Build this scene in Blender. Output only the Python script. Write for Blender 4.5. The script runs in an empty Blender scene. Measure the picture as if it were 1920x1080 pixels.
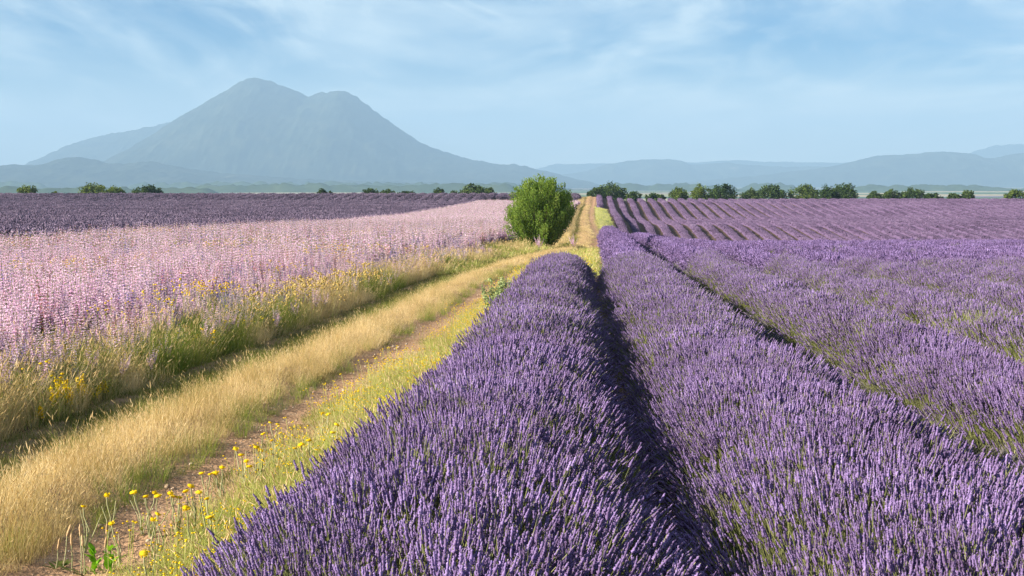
import bpy, math, random
import numpy as np

random.seed(7)
rng = np.random.default_rng(7)
R = math.radians
SC = bpy.context.scene
COL = SC.collection

# ------------------------------------------------------------------ camera, sky, sun, exposure
EYE = 1.95            # camera height over the ground under it
F = 2667.0            # focal length in pixels of the 1920 wide photograph
HZ = 345.0            # eye level in the photograph
cam_d = bpy.data.cameras.new('camera')
cam_d.lens = 50.0; cam_d.sensor_width = 36.0
cam_d.clip_start = 0.1; cam_d.clip_end = 60000.0
cam = bpy.data.objects.new('camera', cam_d); COL.objects.link(cam)
cam.location = (0, 0, EYE)
cam.rotation_euler = (R(90) - math.atan((540 - HZ) / F), 0, 0)
SC.camera = cam

SUN_EL, SUN_ROT = 24.0, 252.0       # rotation: 0 = +Y (ahead), 90 = +X (right); 252 = left and a little behind
world = bpy.data.worlds.new('World'); SC.world = world; world.use_nodes = True
wn, wl = world.node_tree.nodes, world.node_tree.links
wn.clear()
wo = wn.new('ShaderNodeOutputWorld'); bg = wn.new('ShaderNodeBackground')
sky = wn.new('ShaderNodeTexSky'); sky.sky_type = 'NISHITA'; sky.sun_disc = False
sky.sun_elevation = R(SUN_EL); sky.sun_rotation = R(SUN_ROT)
sky.altitude = 600; sky.air_density = 1.0; sky.dust_density = 0.3; sky.ozone_density = 3.0
tc = wn.new('ShaderNodeTexCoord'); sp = wn.new('ShaderNodeSeparateXYZ'); wl.new(tc.outputs['Generated'], sp.inputs[0])
zadd = wn.new('ShaderNodeMath'); zadd.operation = 'ADD'; zadd.inputs[1].default_value = 0.16
zmax = wn.new('ShaderNodeMath'); zmax.operation = 'MAXIMUM'; zmax.inputs[1].default_value = 0.0
wl.new(sp.outputs['Z'], zmax.inputs[0]); wl.new(zmax.outputs[0], zadd.inputs[0])
comb = wn.new('ShaderNodeCombineXYZ')
for ax in ('X', 'Y'):
    dv = wn.new('ShaderNodeMath'); dv.operation = 'DIVIDE'
    wl.new(sp.outputs[ax], dv.inputs[0]); wl.new(zadd.outputs[0], dv.inputs[1]); wl.new(dv.outputs[0], comb.inputs[ax])
def cloud_layer(scale, rot, loc, stretch, lo, hi, dist, detail, rough):
    mp = wn.new('ShaderNodeMapping'); mp.inputs['Location'].default_value = loc
    mp.inputs['Rotation'].default_value = (0, 0, R(rot)); mp.inputs['Scale'].default_value = stretch
    wl.new(comb.outputs[0], mp.inputs['Vector'])
    nz = wn.new('ShaderNodeTexNoise'); nz.inputs['Scale'].default_value = scale; nz.inputs['Detail'].default_value = detail
    nz.inputs['Roughness'].default_value = rough; nz.inputs['Distortion'].default_value = dist
    wl.new(mp.outputs[0], nz.inputs['Vector'])
    mr = wn.new('ShaderNodeMapRange'); mr.interpolation_type = 'SMOOTHSTEP'
    mr.inputs['From Min'].default_value = lo; mr.inputs['From Max'].default_value = hi
    wl.new(nz.outputs['Fac'], mr.inputs['Value'])
    return mr.outputs[0]
c1 = cloud_layer(1.1, 20, (3.1, 1.7, 0), (1.0, 0.8, 1), 0.40, 0.66, 0.6, 8, 0.55)
c2 = cloud_layer(3.2, -14, (0.4, 5.2, 0), (1.0, 0.45, 1), 0.46, 0.74, 1.0, 9, 0.60)
mx = wn.new('ShaderNodeMath'); mx.operation = 'MULTIPLY_ADD'; mx.inputs[1].default_value = 0.55; mx.use_clamp = True
wl.new(c2, mx.inputs[0]); wl.new(c1, mx.inputs[2])
ml = wn.new('ShaderNodeMath'); ml.operation = 'MULTIPLY'; ml.inputs[1].default_value = 0.74
wl.new(mx.outputs[0], ml.inputs[0])
veil = wn.new('ShaderNodeMapRange'); veil.interpolation_type = 'SMOOTHERSTEP'
for nm_, v_ in (('From Min', 0.0), ('From Max', 0.115), ('To Min', 0.75), ('To Max', 0.0)): veil.inputs[nm_].default_value = v_
wl.new(zmax.outputs[0], veil.inputs['Value'])
tint = wn.new('ShaderNodeMix'); tint.data_type = 'RGBA'; tint.blend_type = 'MULTIPLY'; tint.inputs['Factor'].default_value = 1.0
tint.inputs['B'].default_value = (0.05, 0.36, 0.60, 1)
wl.new(sky.outputs[0], tint.inputs['A'])
cm = wn.new('ShaderNodeMix'); cm.data_type = 'RGBA'
cm.inputs['B'].default_value = (5.4, 6.1, 6.2, 1)
wl.new(ml.outputs[0], cm.inputs['Factor']); wl.new(tint.outputs['Result'], cm.inputs['A'])
vm = wn.new('ShaderNodeMix'); vm.data_type = 'RGBA'
vm.inputs['B'].default_value = (7.9, 8.1, 7.1, 1)
wl.new(veil.outputs[0], vm.inputs['Factor']); wl.new(cm.outputs['Result'], vm.inputs['A'])
wl.new(vm.outputs['Result'], bg.inputs['Color']); bg.inputs['Strength'].default_value = 0.054
wl.new(bg.outputs[0], wo.inputs['Surface'])

sun_d = bpy.data.lights.new('sun', 'SUN'); sun_d.energy = 5.0; sun_d.angle = R(0.53); sun_d.color = (1.0, 0.90, 0.74)
sun = bpy.data.objects.new('sun', sun_d); COL.objects.link(sun)
sun.location = (-40, -10, 40)
sun.rotation_euler = (R(90 - SUN_EL), 0, R(180 - SUN_ROT))
vs = SC.view_settings
vs.view_transform = 'Standard'; vs.look = 'None'; vs.gamma = 1.0; vs.use_curve_mapping = False; vs.exposure = 1.75
cy = SC.cycles
cy.max_bounces = 4; cy.diffuse_bounces = 2; cy.glossy_bounces = 2; cy.transmission_bounces = 3
cy.transparent_max_bounces = 6; cy.volume_bounces = 0
cy.use_denoising = True

# ------------------------------------------------------------------ helpers: noise, meshes, materials
def _hash(ix, iy, s):
    n = (ix.astype(np.int64) * 374761393 + iy.astype(np.int64) * 668265263 + s * 974634777) & 0xffffffff
    n = ((n ^ (n >> 13)) * 1274126177) & 0xffffffff
    return ((n ^ (n >> 16)) & 0xffffff) / float(0xffffff)
def vnoise(x, y, s=0):
    x = np.asarray(x, float); y = np.asarray(y, float)
    ix, iy = np.floor(x), np.floor(y); fx, fy = x - ix, y - iy
    fx = fx * fx * (3 - 2 * fx); fy = fy * fy * (3 - 2 * fy)
    a, b = _hash(ix, iy, s), _hash(ix + 1, iy, s); c, d = _hash(ix, iy + 1, s), _hash(ix + 1, iy + 1, s)
    return (a * (1 - fx) + b * fx) * (1 - fy) + (c * (1 - fx) + d * fx) * fy
def fbm(x, y, s=0, o=4):
    v, a, t = 0.0, 0.5, 0.0
    for k in range(o):
        v = v + a * vnoise(np.asarray(x) * 2 ** k, np.asarray(y) * 2 ** k, s + k); t += a; a *= 0.5
    return v / t
def sstep(x, a, b):
    t = np.clip((np.asarray(x, float) - a) / (b - a), 0, 1); return t * t * (3 - 2 * t)

class MB:
    """collects faces of several sizes with a material index and a per-vertex tint"""
    def __init__(s): s.V = []; s.T = []; s.P = []; s.n = 0
    def add(s, V, Fc, mi=0, tint=None):
        V = np.asarray(V, float).reshape(-1, 3)
        s.V.append(V); s.T.append(np.full(len(V), 0.5) if tint is None else np.broadcast_to(np.asarray(tint, float), (len(V),)).copy())
        for f in (Fc if isinstance(Fc, list) else [Fc]):
            f = np.asarray(f, np.int64)
            if len(f): s.P.append((f + s.n, mi))
        s.n += len(V)
    def mesh(s, name, mats, smooth=False):
        me = bpy.data.meshes.new(name)
        V = np.concatenate(s.V); T = np.concatenate(s.T)
        me.vertices.add(len(V)); me.vertices.foreach_set('co', V.astype(np.float32).ravel())
        li = np.concatenate([f.ravel() for f, _ in s.P]); sz = np.concatenate([np.full(len(f), f.shape[1]) for f, _ in s.P])
        mi = np.concatenate([np.full(len(f), m) for f, m in s.P])
        me.loops.add(len(li)); me.loops.foreach_set('vertex_index', li.astype(np.int32))
        me.polygons.add(len(sz)); me.polygons.foreach_set('loop_start', np.concatenate([[0], np.cumsum(sz)[:-1]]).astype(np.int32))
        me.polygons.foreach_set('loop_total', sz.astype(np.int32))
        for m in mats: me.materials.append(m)
        me.polygons.foreach_set('material_index', mi.astype(np.int32))
        if smooth: me.polygons.foreach_set('use_smooth', np.ones(len(sz), bool))
        a = me.attributes.new('tint', 'FLOAT', 'POINT'); a.data.foreach_set('value', T.astype(np.float32))
        me.update(calc_edges=True); me.validate()
        return me

def tubes(C, r, sides, tw=None):
    """n tubes: C (n,k,3) ring centres, r (n,k) or (k,) radii"""
    C = np.asarray(C, float); n, k, _ = C.shape
    r = np.broadcast_to(np.asarray(r, float), (n, k))
    a = np.arange(sides) * 2 * np.pi / sides
    a = a[None, None, :] + (0 if tw is None else tw[:, :, None])
    a = np.broadcast_to(a, (n, k, sides))
    off = np.stack([np.cos(a), np.sin(a), np.zeros_like(a)], -1) * r[:, :, None, None]
    V = (C[:, :, None, :] + off).reshape(-1, 3)
    i = np.arange(n)[:, None, None] * k * sides; j = np.arange(k - 1)[None, :, None] * sides; s = np.arange(sides)[None, None, :]; s2 = (s + 1) % sides
    Fc = np.stack([i + j + s, i + j + s2, i + j + sides + s2, i + j + sides + s], -1).reshape(-1, 4)
    return V, Fc
def blades(P, D, L, W, B, seg=3, pw=0.8, S=None):
    """n curved tapering blades: base P, direction D, length L, width W, bend vector B"""
    n = len(P); L = np.broadcast_to(L, (n,)); W = np.broadcast_to(W, (n,))
    if S is None:
        a = rng.uniform(0, 2 * np.pi, n); S = np.stack([np.cos(a), np.sin(a), np.zeros(n)], -1)
    t = np.linspace(0, 1, seg + 1)
    cen = P[:, None] + D[:, None] * (L[:, None] * t)[..., None] + B[:, None] * (L[:, None] * t * t)[..., None]
    w = W[:, None] * (1 - t[None, :]) ** pw * 0.5
    l = cen[:, :-1] - S[:, None] * w[:, :-1, None]; r = cen[:, :-1] + S[:, None] * w[:, :-1, None]
    V = np.concatenate([np.stack([l, r], 2).reshape(n, -1, 3), cen[:, -1:]], 1)
    m = seg * 2 + 1; b = np.arange(n)[:, None] * m; j = np.arange(seg - 1)[None, :] * 2
    Q = np.stack([b + j, b + j + 1, b + j + 3, b + j + 2], -1).reshape(-1, 4)
    T = np.stack([b[:, 0] + m - 3, b[:, 0] + m - 2, b[:, 0] + m - 1], -1)
    return V.reshape(-1, 3), [Q, T], m
def cards(P, U, Vv, shape='leaf'):
    """n leaves: centre-line from P along U, half width Vv; pointed oval of 6 corners folded a little"""
    n = len(P)
    V = np.stack([P, P + U * .3 + Vv, P + U * .7 + Vv * .8, P + U, P + U * .7 - Vv * .8, P + U * .3 - Vv], 1)
    b = np.arange(n)[:, None] * 6
    Fc = [np.concatenate([b + 0, b + 1, b + 2, b + 3], 1), np.concatenate([b + 0, b + 3, b + 4, b + 5], 1)]
    return V.reshape(-1, 3), Fc
def unit(v): return v / np.maximum(np.linalg.norm(v, axis=-1, keepdims=True), 1e-9)
def rdir(n):
    return unit(rng.normal(size=(n, 3)))

def node_mat(name):
    m = bpy.data.materials.new(name); m.use_nodes = True
    nt = m.node_tree; nt.nodes.clear(); return m, nt.nodes, nt.links
def ramp(n, stops):
    r = n.new('ShaderNodeValToRGB'); e = r.color_ramp.elements
    while len(e) < len(stops): e.new(0.5)
    for k, (p, c) in enumerate(stops): e[k].position = p; e[k].color = (*c, 1)
    return r
def plant_mat(name, stops, w=(0.45, 0.4, 0.3), nscale=0.6, trans=0.3, warm=(1, 1, 1), rough=None, stretch=None):
    """diffuse and translucent plant tissue; colour picked by vertex tint, instance random and place"""
    m, n, l = node_mat(name)
    at = n.new('ShaderNodeAttribute'); at.attribute_name = 'tint'
    oi = n.new('ShaderNodeObjectInfo'); ge = n.new('ShaderNodeNewGeometry')
    nz = n.new('ShaderNodeTexNoise'); nz.inputs['Scale'].default_value = nscale; nz.inputs['Detail'].default_value = 3
    l.new(ge.outputs['Position'], nz.inputs['Vector'])
    def mul(sock, k, c):
        q = n.new('ShaderNodeMath'); q.operation = 'MULTIPLY_ADD'; l.new(sock, q.inputs[0]); q.inputs[1].default_value = k
        if isinstance(c, float): q.inputs[2].default_value = c
        else: l.new(c, q.inputs[2])
        return q.outputs[0]
    f = mul(at.outputs['Fac'], w[0], 0.5 - 0.5 * (w[0] + w[1]) - 0.5 * w[2] * 2.0)
    f = mul(oi.outputs['Random'], w[1], f)
    f = mul(nz.outputs['Fac'], w[2] * 2.0, f)
    rp = ramp(n, stops); l.new(f, rp.inputs[0])
    d = n.new('ShaderNodeBsdfDiffuse'); l.new(rp.outputs[0], d.inputs['Color'])
    out = n.new('ShaderNodeOutputMaterial')
    if trans:
        t = n.new('ShaderNodeBsdfTranslucent')
        wm = n.new('ShaderNodeMix'); wm.data_type = 'RGBA'; wm.blend_type = 'MULTIPLY'; wm.inputs['Factor'].default_value = 1
        l.new(rp.outputs[0], wm.inputs['A']); wm.inputs['B'].default_value = (*warm, 1)
        l.new(wm.outputs['Result'], t.inputs['Color'])
        x = n.new('ShaderNodeMixShader'); x.inputs[0].default_value = trans
        l.new(d.outputs[0], x.inputs[1]); l.new(t.outputs[0], x.inputs[2]); l.new(x.outputs[0], out.inputs['Surface'])
    else:
        l.new(d.outputs[0], out.inputs['Surface'])
    return m
def ground_mat(name, stops, scale, detail=8, bump=0.4, bscale=None, attr=None, stops2=None):
    m, n, l = node_mat(name)
    ge = n.new('ShaderNodeNewGeometry')
    nz = n.new('ShaderNodeTexNoise'); nz.inputs['Scale'].default_value = scale; nz.inputs['Detail'].default_value = detail; nz.inputs['Roughness'].default_value = 0.68
    l.new(ge.outputs['Position'], nz.inputs['Vector'])
    rp = ramp(n, stops); l.new(nz.outputs['Fac'], rp.inputs[0])
    p = n.new('ShaderNodeBsdfPrincipled'); p.inputs['Roughness'].default_value = 0.95; p.inputs['Specular IOR Level'].default_value = 0.1
    l.new(rp.outputs[0], p.inputs['Base Color'])
    b = n.new('ShaderNodeBump'); b.inputs['Strength'].default_value = bump; b.inputs['Distance'].default_value = 0.05
    n2 = n.new('ShaderNodeTexNoise'); n2.inputs['Scale'].default_value = bscale or scale * 6; n2.inputs['Detail'].default_value = 6
    l.new(ge.outputs['Position'], n2.inputs['Vector']); l.new(n2.outputs['Fac'], b.inputs['Height']); l.new(b.outputs[0], p.inputs['Normal'])
    o = n.new('ShaderNodeOutputMaterial'); l.new(p.outputs[0], o.inputs['Surface'])
    return m, n, l, rp, p

# ------------------------------------------------------------------ objects, tags
def tag(o, label=None, cat=None, group=None, kind=None):
    if label: o['label'] = label
    if cat: o['category'] = cat
    if group: o['group'] = group
    if kind: o['kind'] = kind
    return o
def obj(name, me, parent=None, loc=None):
    o = bpy.data.objects.new(name, me); COL.objects.link(o)
    if parent is not None: o.parent = parent
    if loc is not None: o.location = loc
    return o
def empty(name, loc, rz=0.0):
    o = bpy.data.objects.new(name, None); COL.objects.link(o); o.location = loc; o.rotation_euler = (0, 0, rz); o.empty_display_size = 0.2
    return o

def scatter_group(name, meshes):
    ng = bpy.data.node_groups.new(name, 'GeometryNodeTree')
    ng.interface.new_socket('Geometry', in_out='INPUT', socket_type='NodeSocketGeometry')
    ng.interface.new_socket('Geometry', in_out='OUTPUT', socket_type='NodeSocketGeometry')
    n, l = ng.nodes, ng.links
    gi = n.new('NodeGroupInput'); go = n.new('NodeGroupOutput')
    ip = n.new('GeometryNodeInstanceOnPoints'); jn = n.new('GeometryNodeJoinGeometry')
    l.new(gi.outputs[0], ip.inputs['Points'])
    for k, me in enumerate(meshes):
        src = bpy.data.objects.new(name + '_source', me)          # only a data carrier, never linked to the scene
        on = n.new('GeometryNodeObjectInfo'); on.inputs['Object'].default_value = src; on.transform_space = 'ORIGINAL'
        g2 = n.new('GeometryNodeGeometryToInstance'); l.new(on.outputs['Geometry'], g2.inputs[0]); l.new(g2.outputs[0], jn.inputs[0])
    l.new(jn.outputs[0], ip.inputs['Instance']); ip.inputs['Pick Instance'].default_value = True
    def attr(nm, typ):
        a = n.new('GeometryNodeInputNamedAttribute'); a.data_type = typ; a.inputs['Name'].default_value = nm; return a.outputs['Attribute']
    l.new(attr('vi', 'INT'), ip.inputs['Instance Index'])
    l.new(attr('rot', 'FLOAT_VECTOR'), ip.inputs['Rotation']); l.new(attr('scl', 'FLOAT_VECTOR'), ip.inputs['Scale'])
    l.new(ip.outputs[0], go.inputs[0])
    return ng, len(meshes)
def euler_from(axis, tw):
    """Euler XYZ of the turn that takes z to axis after a twist tw about z"""
    z = unit(axis); n = len(z)
    h = np.where(np.abs(z[:, :1]) < 0.9, np.array([[1., 0, 0]]), np.array([[0., 1, 0]]))
    x = unit(h - z * np.sum(h * z, 1, keepdims=True)); y = np.cross(z, x)
    c, s = np.cos(tw)[:, None], np.sin(tw)[:, None]
    X = x * c + y * s; Y = -x * s + y * c
    ry = -np.arcsin(np.clip(X[:, 2], -1, 1)); rx = np.arctan2(Y[:, 2], z[:, 2]); rz = np.arctan2(X[:, 1], X[:, 0])
    return np.stack([rx, ry, rz], -1)
def scatter(name, grp, pts, axis=None, tw=None, scl=None, parent=None, origin=(0, 0, 0), vi=None):
    ng, nv = grp; n = len(pts)
    if axis is None: axis = np.tile([0., 0, 1], (n, 1)) + rng.normal(0, .06, (n, 3))
    if tw is None: tw = rng.uniform(0, 2 * np.pi, n)
    if scl is None: scl = rng.uniform(.8, 1.2, n)
    scl = np.asarray(scl, float)
    if scl.ndim == 1: scl = np.repeat(scl[:, None], 3, 1)
    me = bpy.data.meshes.new(name); me.vertices.add(n)
    me.vertices.foreach_set('co', (pts - np.asarray(origin)).astype(np.float32).ravel())
    a = me.attributes.new('rot', 'FLOAT_VECTOR', 'POINT'); a.data.foreach_set('vector', euler_from(axis, tw).astype(np.float32).ravel())
    a = me.attributes.new('scl', 'FLOAT_VECTOR', 'POINT'); a.data.foreach_set('vector', scl.astype(np.float32).ravel())
    a = me.attributes.new('vi', 'INT', 'POINT'); a.data.foreach_set('value', (rng.integers(0, nv, n) if vi is None else vi).astype(np.int32))
    o = obj(name, me, parent); o['kind'] = 'stuff'
    md = o.modifiers.new('scatter', 'NODES'); md.node_group = ng
    return o

# ------------------------------------------------------------------ lie of the land
def table(pts, sig):
    d = np.arange(-40, 1400, 0.5); v = np.interp(d, [p[0] for p in pts], [p[1] for p in pts])
    k = np.arange(-60, 61) * 0.5; g = np.exp(-(k / sig) ** 2 / 2); g /= g.sum()
    return d, np.convolve(np.pad(v, 60, mode='edge'), g, 'valid')
LT = table([(-40, 1.95), (9, 1.95), (20, 2.13), (32, 2.3), (45, 2.5), (58, 2.66), (75, 3.0), (110, 3.35), (146, 3.55), (180, 3.5), (210, 3.4),
            (228, 3.3), (240, 2.35), (249, 2.2), (262, 2.6), (300, 4.2), (400, 9), (600, 16), (1000, 21.5), (1400, 22)], 4.0)
RT = table([(-40, 1.95), (8, 1.95), (16, 2.2), (32, 2.42), (50, 2.85), (74, 3.62), (80, 3.9), (92, 5.2), (105, 6.3), (132, 6.6), (146, 6.15), (166, 5.05), (174, 4.95), (184, 5.15),
            (198, 5.0), (232, 3.15), (246, 2.98), (262, 3.3), (300, 4.6), (400, 9), (600, 16), (1000, 21.5), (1400, 22)], 3.0)
def xr(y):  # line of the first lavender row beside the track
    return np.interp(y, [-40, 5, 32, 76, 146, 234, 300, 20000], [-2.66, -.3, 1.05, 3.5, 7.75, 12.65, 16.2, 16.2])
def G(x, y):
    x = np.asarray(x, float); y = np.asarray(y, float)
    u = x - xr(y); t = sstep(u, 0.5, 7.0)
    b = np.interp(y, *LT) * (1 - t) + np.interp(y, *RT) * t
    far = sstep(y, 300, 1200); b = b + far * 5.0 * (fbm(x / 900, y / 1400, 5) - .5)
    b = b + sstep(-y, 20, 900) * 20 + 0.16 * (fbm(x / 14, y / 18, 9, 2) - .5) * sstep(y, 30, 60)
    return EYE - b
UC = [(-20, -3.0), (5, -2.8), (13, -2.62), (20.6, -2.36), (30, -2.2), (40, -1.9), (48, -1.2), (58, .15), (75, .45), (110, .05), (146, -.4), (200, -.35), (234, .0), (262, .2)]
_ud = np.arange(-20, 263, .5); _uv = np.interp(_ud, [p[0] for p in UC], [p[1] for p in UC])
_uv = np.convolve(np.pad(_uv, 8, mode='edge'), np.ones(17) / 17, 'valid')
def uc(y): return np.interp(y, _ud, _uv)
def tx(y): return xr(y) + uc(y)                     # middle of the track
def inview(x, y, m=1.22, add=1.5): return np.abs(x) < 0.36 * np.maximum(y, 0) * m + add
def at(px, below, d=None, py=None):
    """a point from the photograph: distance from how far below eye level it lies"""
    if d is None: d = below * F / (py - HZ)
    return (px - 960) / F * d, d

# ------------------------------------------------------------------ materials
M = {}
soil, n, l, rp, pb = ground_mat('soil', [(0.25, (.06, .04, .03)), (0.5, (.11, .073, .052)), (0.75, (.17, .115, .08))], 3.0, bump=.7)
# the same sheet is the plain far below: a patchwork of straw, green and ploughed fields
ge = n.new('ShaderNodeNewGeometry'); mp = n.new('ShaderNodeMapping'); mp.inputs['Scale'].default_value = (1 / 420., 1 / 300., 0); mp.inputs['Rotation'].default_value = (0, 0, .3)
l.new(ge.outputs['Position'], mp.inputs['Vector'])
vo = n.new('ShaderNodeTexVoronoi'); vo.inputs['Scale'].default_value = 1.0; vo.inputs['Randomness'].default_value = .8; l.new(mp.outputs[0], vo.inputs['Vector'])
sep = n.new('ShaderNodeSeparateColor'); l.new(vo.outputs['Color'], sep.inputs[0])
fr = ramp(n, [(0.0, (.05, .09, .035)), (.3, (.10, .14, .05)), (.42, (.32, .27, .16)), (.65, (.36, .31, .20)), (.8, (.16, .13, .18)), (.92, (.2, .22, .09))]); fr.color_ramp.interpolation = 'CONSTANT'
l.new(sep.outputs[0], fr.inputs[0])
at_ = n.new('ShaderNodeAttribute'); at_.attribute_name = 'tint'
mxn = n.new('ShaderNodeMix'); mxn.data_type = 'RGBA'; l.new(at_.outputs['Fac'], mxn.inputs['Factor']); l.new(rp.outputs[0], mxn.inputs['A']); l.new(fr.outputs[0], mxn.inputs['B'])
l.new(mxn.outputs['Result'], pb.inputs['Base Color'])
M['soil'] = soil
M['dirt'] = ground_mat('track_dirt', [(0.25, (.20, .12, .07)), (0.5, (.36, .22, .13)), (0.7, (.47, .31, .195)), (.85, (.55, .41, .28))], 4.5, bump=.9, bscale=34)[0]
M['mown'] = ground_mat('mown_grass', [(0.25, (.25, .25, .09)), (0.5, (.42, .40, .18)), (0.75, (.54, .51, .28))], 2.2, bump=.9, bscale=16)[0]

M['lav'] = plant_mat('lavender_flower', [(0.05, (.108, .072, .15)), (.3, (.195, .131, .283)), (.55, (.27, .187, .405)), (.8, (.352, .25, .54)), (1, (.48, .37, .62))], (.75, .30, .40), 1.1, .30)
M['lavstem'] = plant_mat('lavender_stem', [(0.1, (.10, .125, .045)), (.5, (.225, .245, .095)), (.9, (.40, .40, .20))], (.5, .4, .2), .8, .3)
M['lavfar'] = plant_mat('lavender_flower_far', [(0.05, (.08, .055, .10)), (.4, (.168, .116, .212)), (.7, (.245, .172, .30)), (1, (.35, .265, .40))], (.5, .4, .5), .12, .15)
M['lavleft'] = plant_mat('lavender_flower_faded', [(0.05, (.075, .058, .088)), (.4, (.14, .108, .168)), (.7, (.21, .163, .24)), (1, (.30, .245, .31))], (.5, .4, .5), .1, .12)
M['bract'] = plant_mat('clary_bract', [(0.0, (.74, .46, .66)), (.2, (.88, .59, .79)), (.5, (.93, .69, .87)), (.75, (.94, .77, .91)), (1, (.95, .86, .93))], (.75, .35, .2), .5, .47, (1, .92, .95))
M['bractred'] = plant_mat('clary_bract_rose', [(0.0, (.22, .06, .10)), (.4, (.52, .22, .27)), (.7, (.70, .38, .44)), (1, (.80, .55, .60))], (.75, .3, .1), .5, .3)
M['bractblue'] = plant_mat('clary_bract_violet', [(0.0, (.12, .07, .26)), (.4, (.30, .22, .55)), (.8, (.52, .42, .72)), (1, (.7, .6, .8))], (.75, .3, .1), .5, .3)
M['claryleaf'] = plant_mat('clary_leaf', [(0.0, (.14, .16, .07)), (.5, (.30, .29, .16)), (1, (.46, .40, .27))], (.5, .4, .2), .5, .3)
M['dry'] = plant_mat('dry_grass', [(0.0, (.30, .26, .10)), (.35, (.54, .43, .205)), (.65, (.71, .57, .32)), (1, (.84, .72, .48))], (.5, .4, .6), 1.3, .42, (1, .9, .62))
M['green'] = plant_mat('green_grass', [(0.0, (.07, .12, .025)), (.35, (.17, .235, .05)), (.65, (.31, .34, .085)), (1, (.48, .44, .16))], (.5, .4, .5), .55, .42, (1, 1, .5))
M['short'] = plant_mat('short_grass', [(0.0, (.06, .085, .02)), (.45, (.15, .17, .045)), (.75, (.28, .26, .09)), (1, (.42, .35, .15))], (.5, .35, .6), .7, .3, (1, 1, .6))
M['pale'] = plant_mat('pale_verge', [(0.0, (.20, .26, .055)), (.35, (.40, .44, .11)), (.65, (.55, .55, .20)), (1, (.68, .63, .35))], (.5, .4, .4), .6, .4, (1, 1, .6))
M['yellow'] = plant_mat('yellow_petal', [(0.0, (.62, .36, .01)), (.5, (.85, .60, .015)), (1, (.9, .72, .05))], (.5, .4, .2), 1.0, .3)
M['orange'] = plant_mat('orange_seed', [(0.0, (.42, .28, .09)), (.5, (.58, .42, .14)), (1, (.70, .56, .22))], (.5, .4, .2), 1.0, .3)
M['stalk'] = plant_mat('pale_stalk', [(0.0, (.22, .25, .10)), (.5, (.40, .40, .22)), (1, (.55, .52, .33))], (.5, .4, .2), 1.0, .2)
M['plantain'] = plant_mat('plantain_head', [(0.0, (.34, .22, .12)), (.5, (.50, .34, .19)), (1, (.62, .46, .28))], (.5, .4, .2), 1.0, .1)
M['weed'] = plant_mat('fresh_leaf', [(0.0, (.10, .26, .02)), (.5, (.20, .42, .03)), (1, (.34, .55, .07))], (.5, .3, .2), 3.0, .45, (1, 1, .4))
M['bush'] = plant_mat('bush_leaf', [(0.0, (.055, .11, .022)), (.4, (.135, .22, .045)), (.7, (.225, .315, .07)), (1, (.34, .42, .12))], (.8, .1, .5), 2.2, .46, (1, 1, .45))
M['shrub'] = plant_mat('greygreen_leaf', [(0.0, (.17, .23, .09)), (.5, (.32, .39, .17)), (1, (.50, .54, .28))], (.7, .1, .3), 5.0, .35)
M['bark'] = plant_mat('bark', [(0.0, (.07, .05, .035)), (.5, (.13, .10, .07)), (1, (.2, .16, .12))], (.6, .2, .4), 6.0, 0)
M['tree'] = plant_mat('tree_leaf_dark', [(0.0, (.018, .035, .012)), (.4, (.040, .070, .020)), (.75, (.075, .11, .032)), (1, (.12, .155, .05))], (.7, .25, .3), .3, .25)
M['treelight'] = plant_mat('tree_leaf_light', [(0.0, (.04, .07, .014)), (.4, (.085, .125, .026)), (.75, (.14, .18, .04)), (1, (.2, .24, .07))], (.7, .25, .3), .3, .3)
M['wood'] = plant_mat('far_wood', [(0.0, (.02, .035, .015)), (.5, (.04, .06, .022)), (1, (.07, .09, .035))], (.6, .2, .5), .02, 0)
# lavender cushion: grey-green leafage, violet where the far rows merge into bloom
def cushion(name, bloom):
    m, n, l = node_mat(name)
    ge = n.new('ShaderNodeNewGeometry'); nz = n.new('ShaderNodeTexNoise'); nz.inputs['Scale'].default_value = 9; nz.inputs['Detail'].default_value = 5
    l.new(ge.outputs['Position'], nz.inputs['Vector'])
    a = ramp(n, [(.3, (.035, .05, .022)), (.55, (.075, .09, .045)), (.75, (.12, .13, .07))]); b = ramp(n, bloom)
    l.new(nz.outputs['Fac'], a.inputs[0]); l.new(nz.outputs['Fac'], b.inputs[0])
    t = n.new('ShaderNodeAttribute'); t.attribute_name = 'tint'
    x = n.new('ShaderNodeMix'); x.data_type = 'RGBA'; l.new(t.outputs['Fac'], x.inputs['Factor']); l.new(a.outputs[0], x.inputs['A']); l.new(b.outputs[0], x.inputs['B'])
    d = n.new('ShaderNodeBsdfDiffuse'); l.new(x.outputs['Result'], d.inputs['Color'])
    o = n.new('ShaderNodeOutputMaterial'); l.new(d.outputs[0], o.inputs['Surface'])
    return m
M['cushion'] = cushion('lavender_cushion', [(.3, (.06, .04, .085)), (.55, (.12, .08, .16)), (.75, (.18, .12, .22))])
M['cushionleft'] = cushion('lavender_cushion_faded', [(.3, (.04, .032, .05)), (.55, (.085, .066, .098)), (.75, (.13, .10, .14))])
rock, n, l, rp, pb = ground_mat('mountain_forest', [(0.34, (.010, .017, .010)), (0.52, (.026, .034, .019)), (0.66, (.05, .054, .032)), (.72, (.16, .15, .12))], .006, detail=12, bump=0.0)
M['rock'] = rock
M['wall'] = ground_mat('pale_render', [(.3, (.62, .56, .46)), (.7, (.72, .66, .56))], .6, bump=0)[0]
M['tileroof'] = ground_mat('clay_roof', [(.3, (.32, .15, .09)), (.7, (.42, .22, .13))], .8, bump=0)[0]

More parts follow.
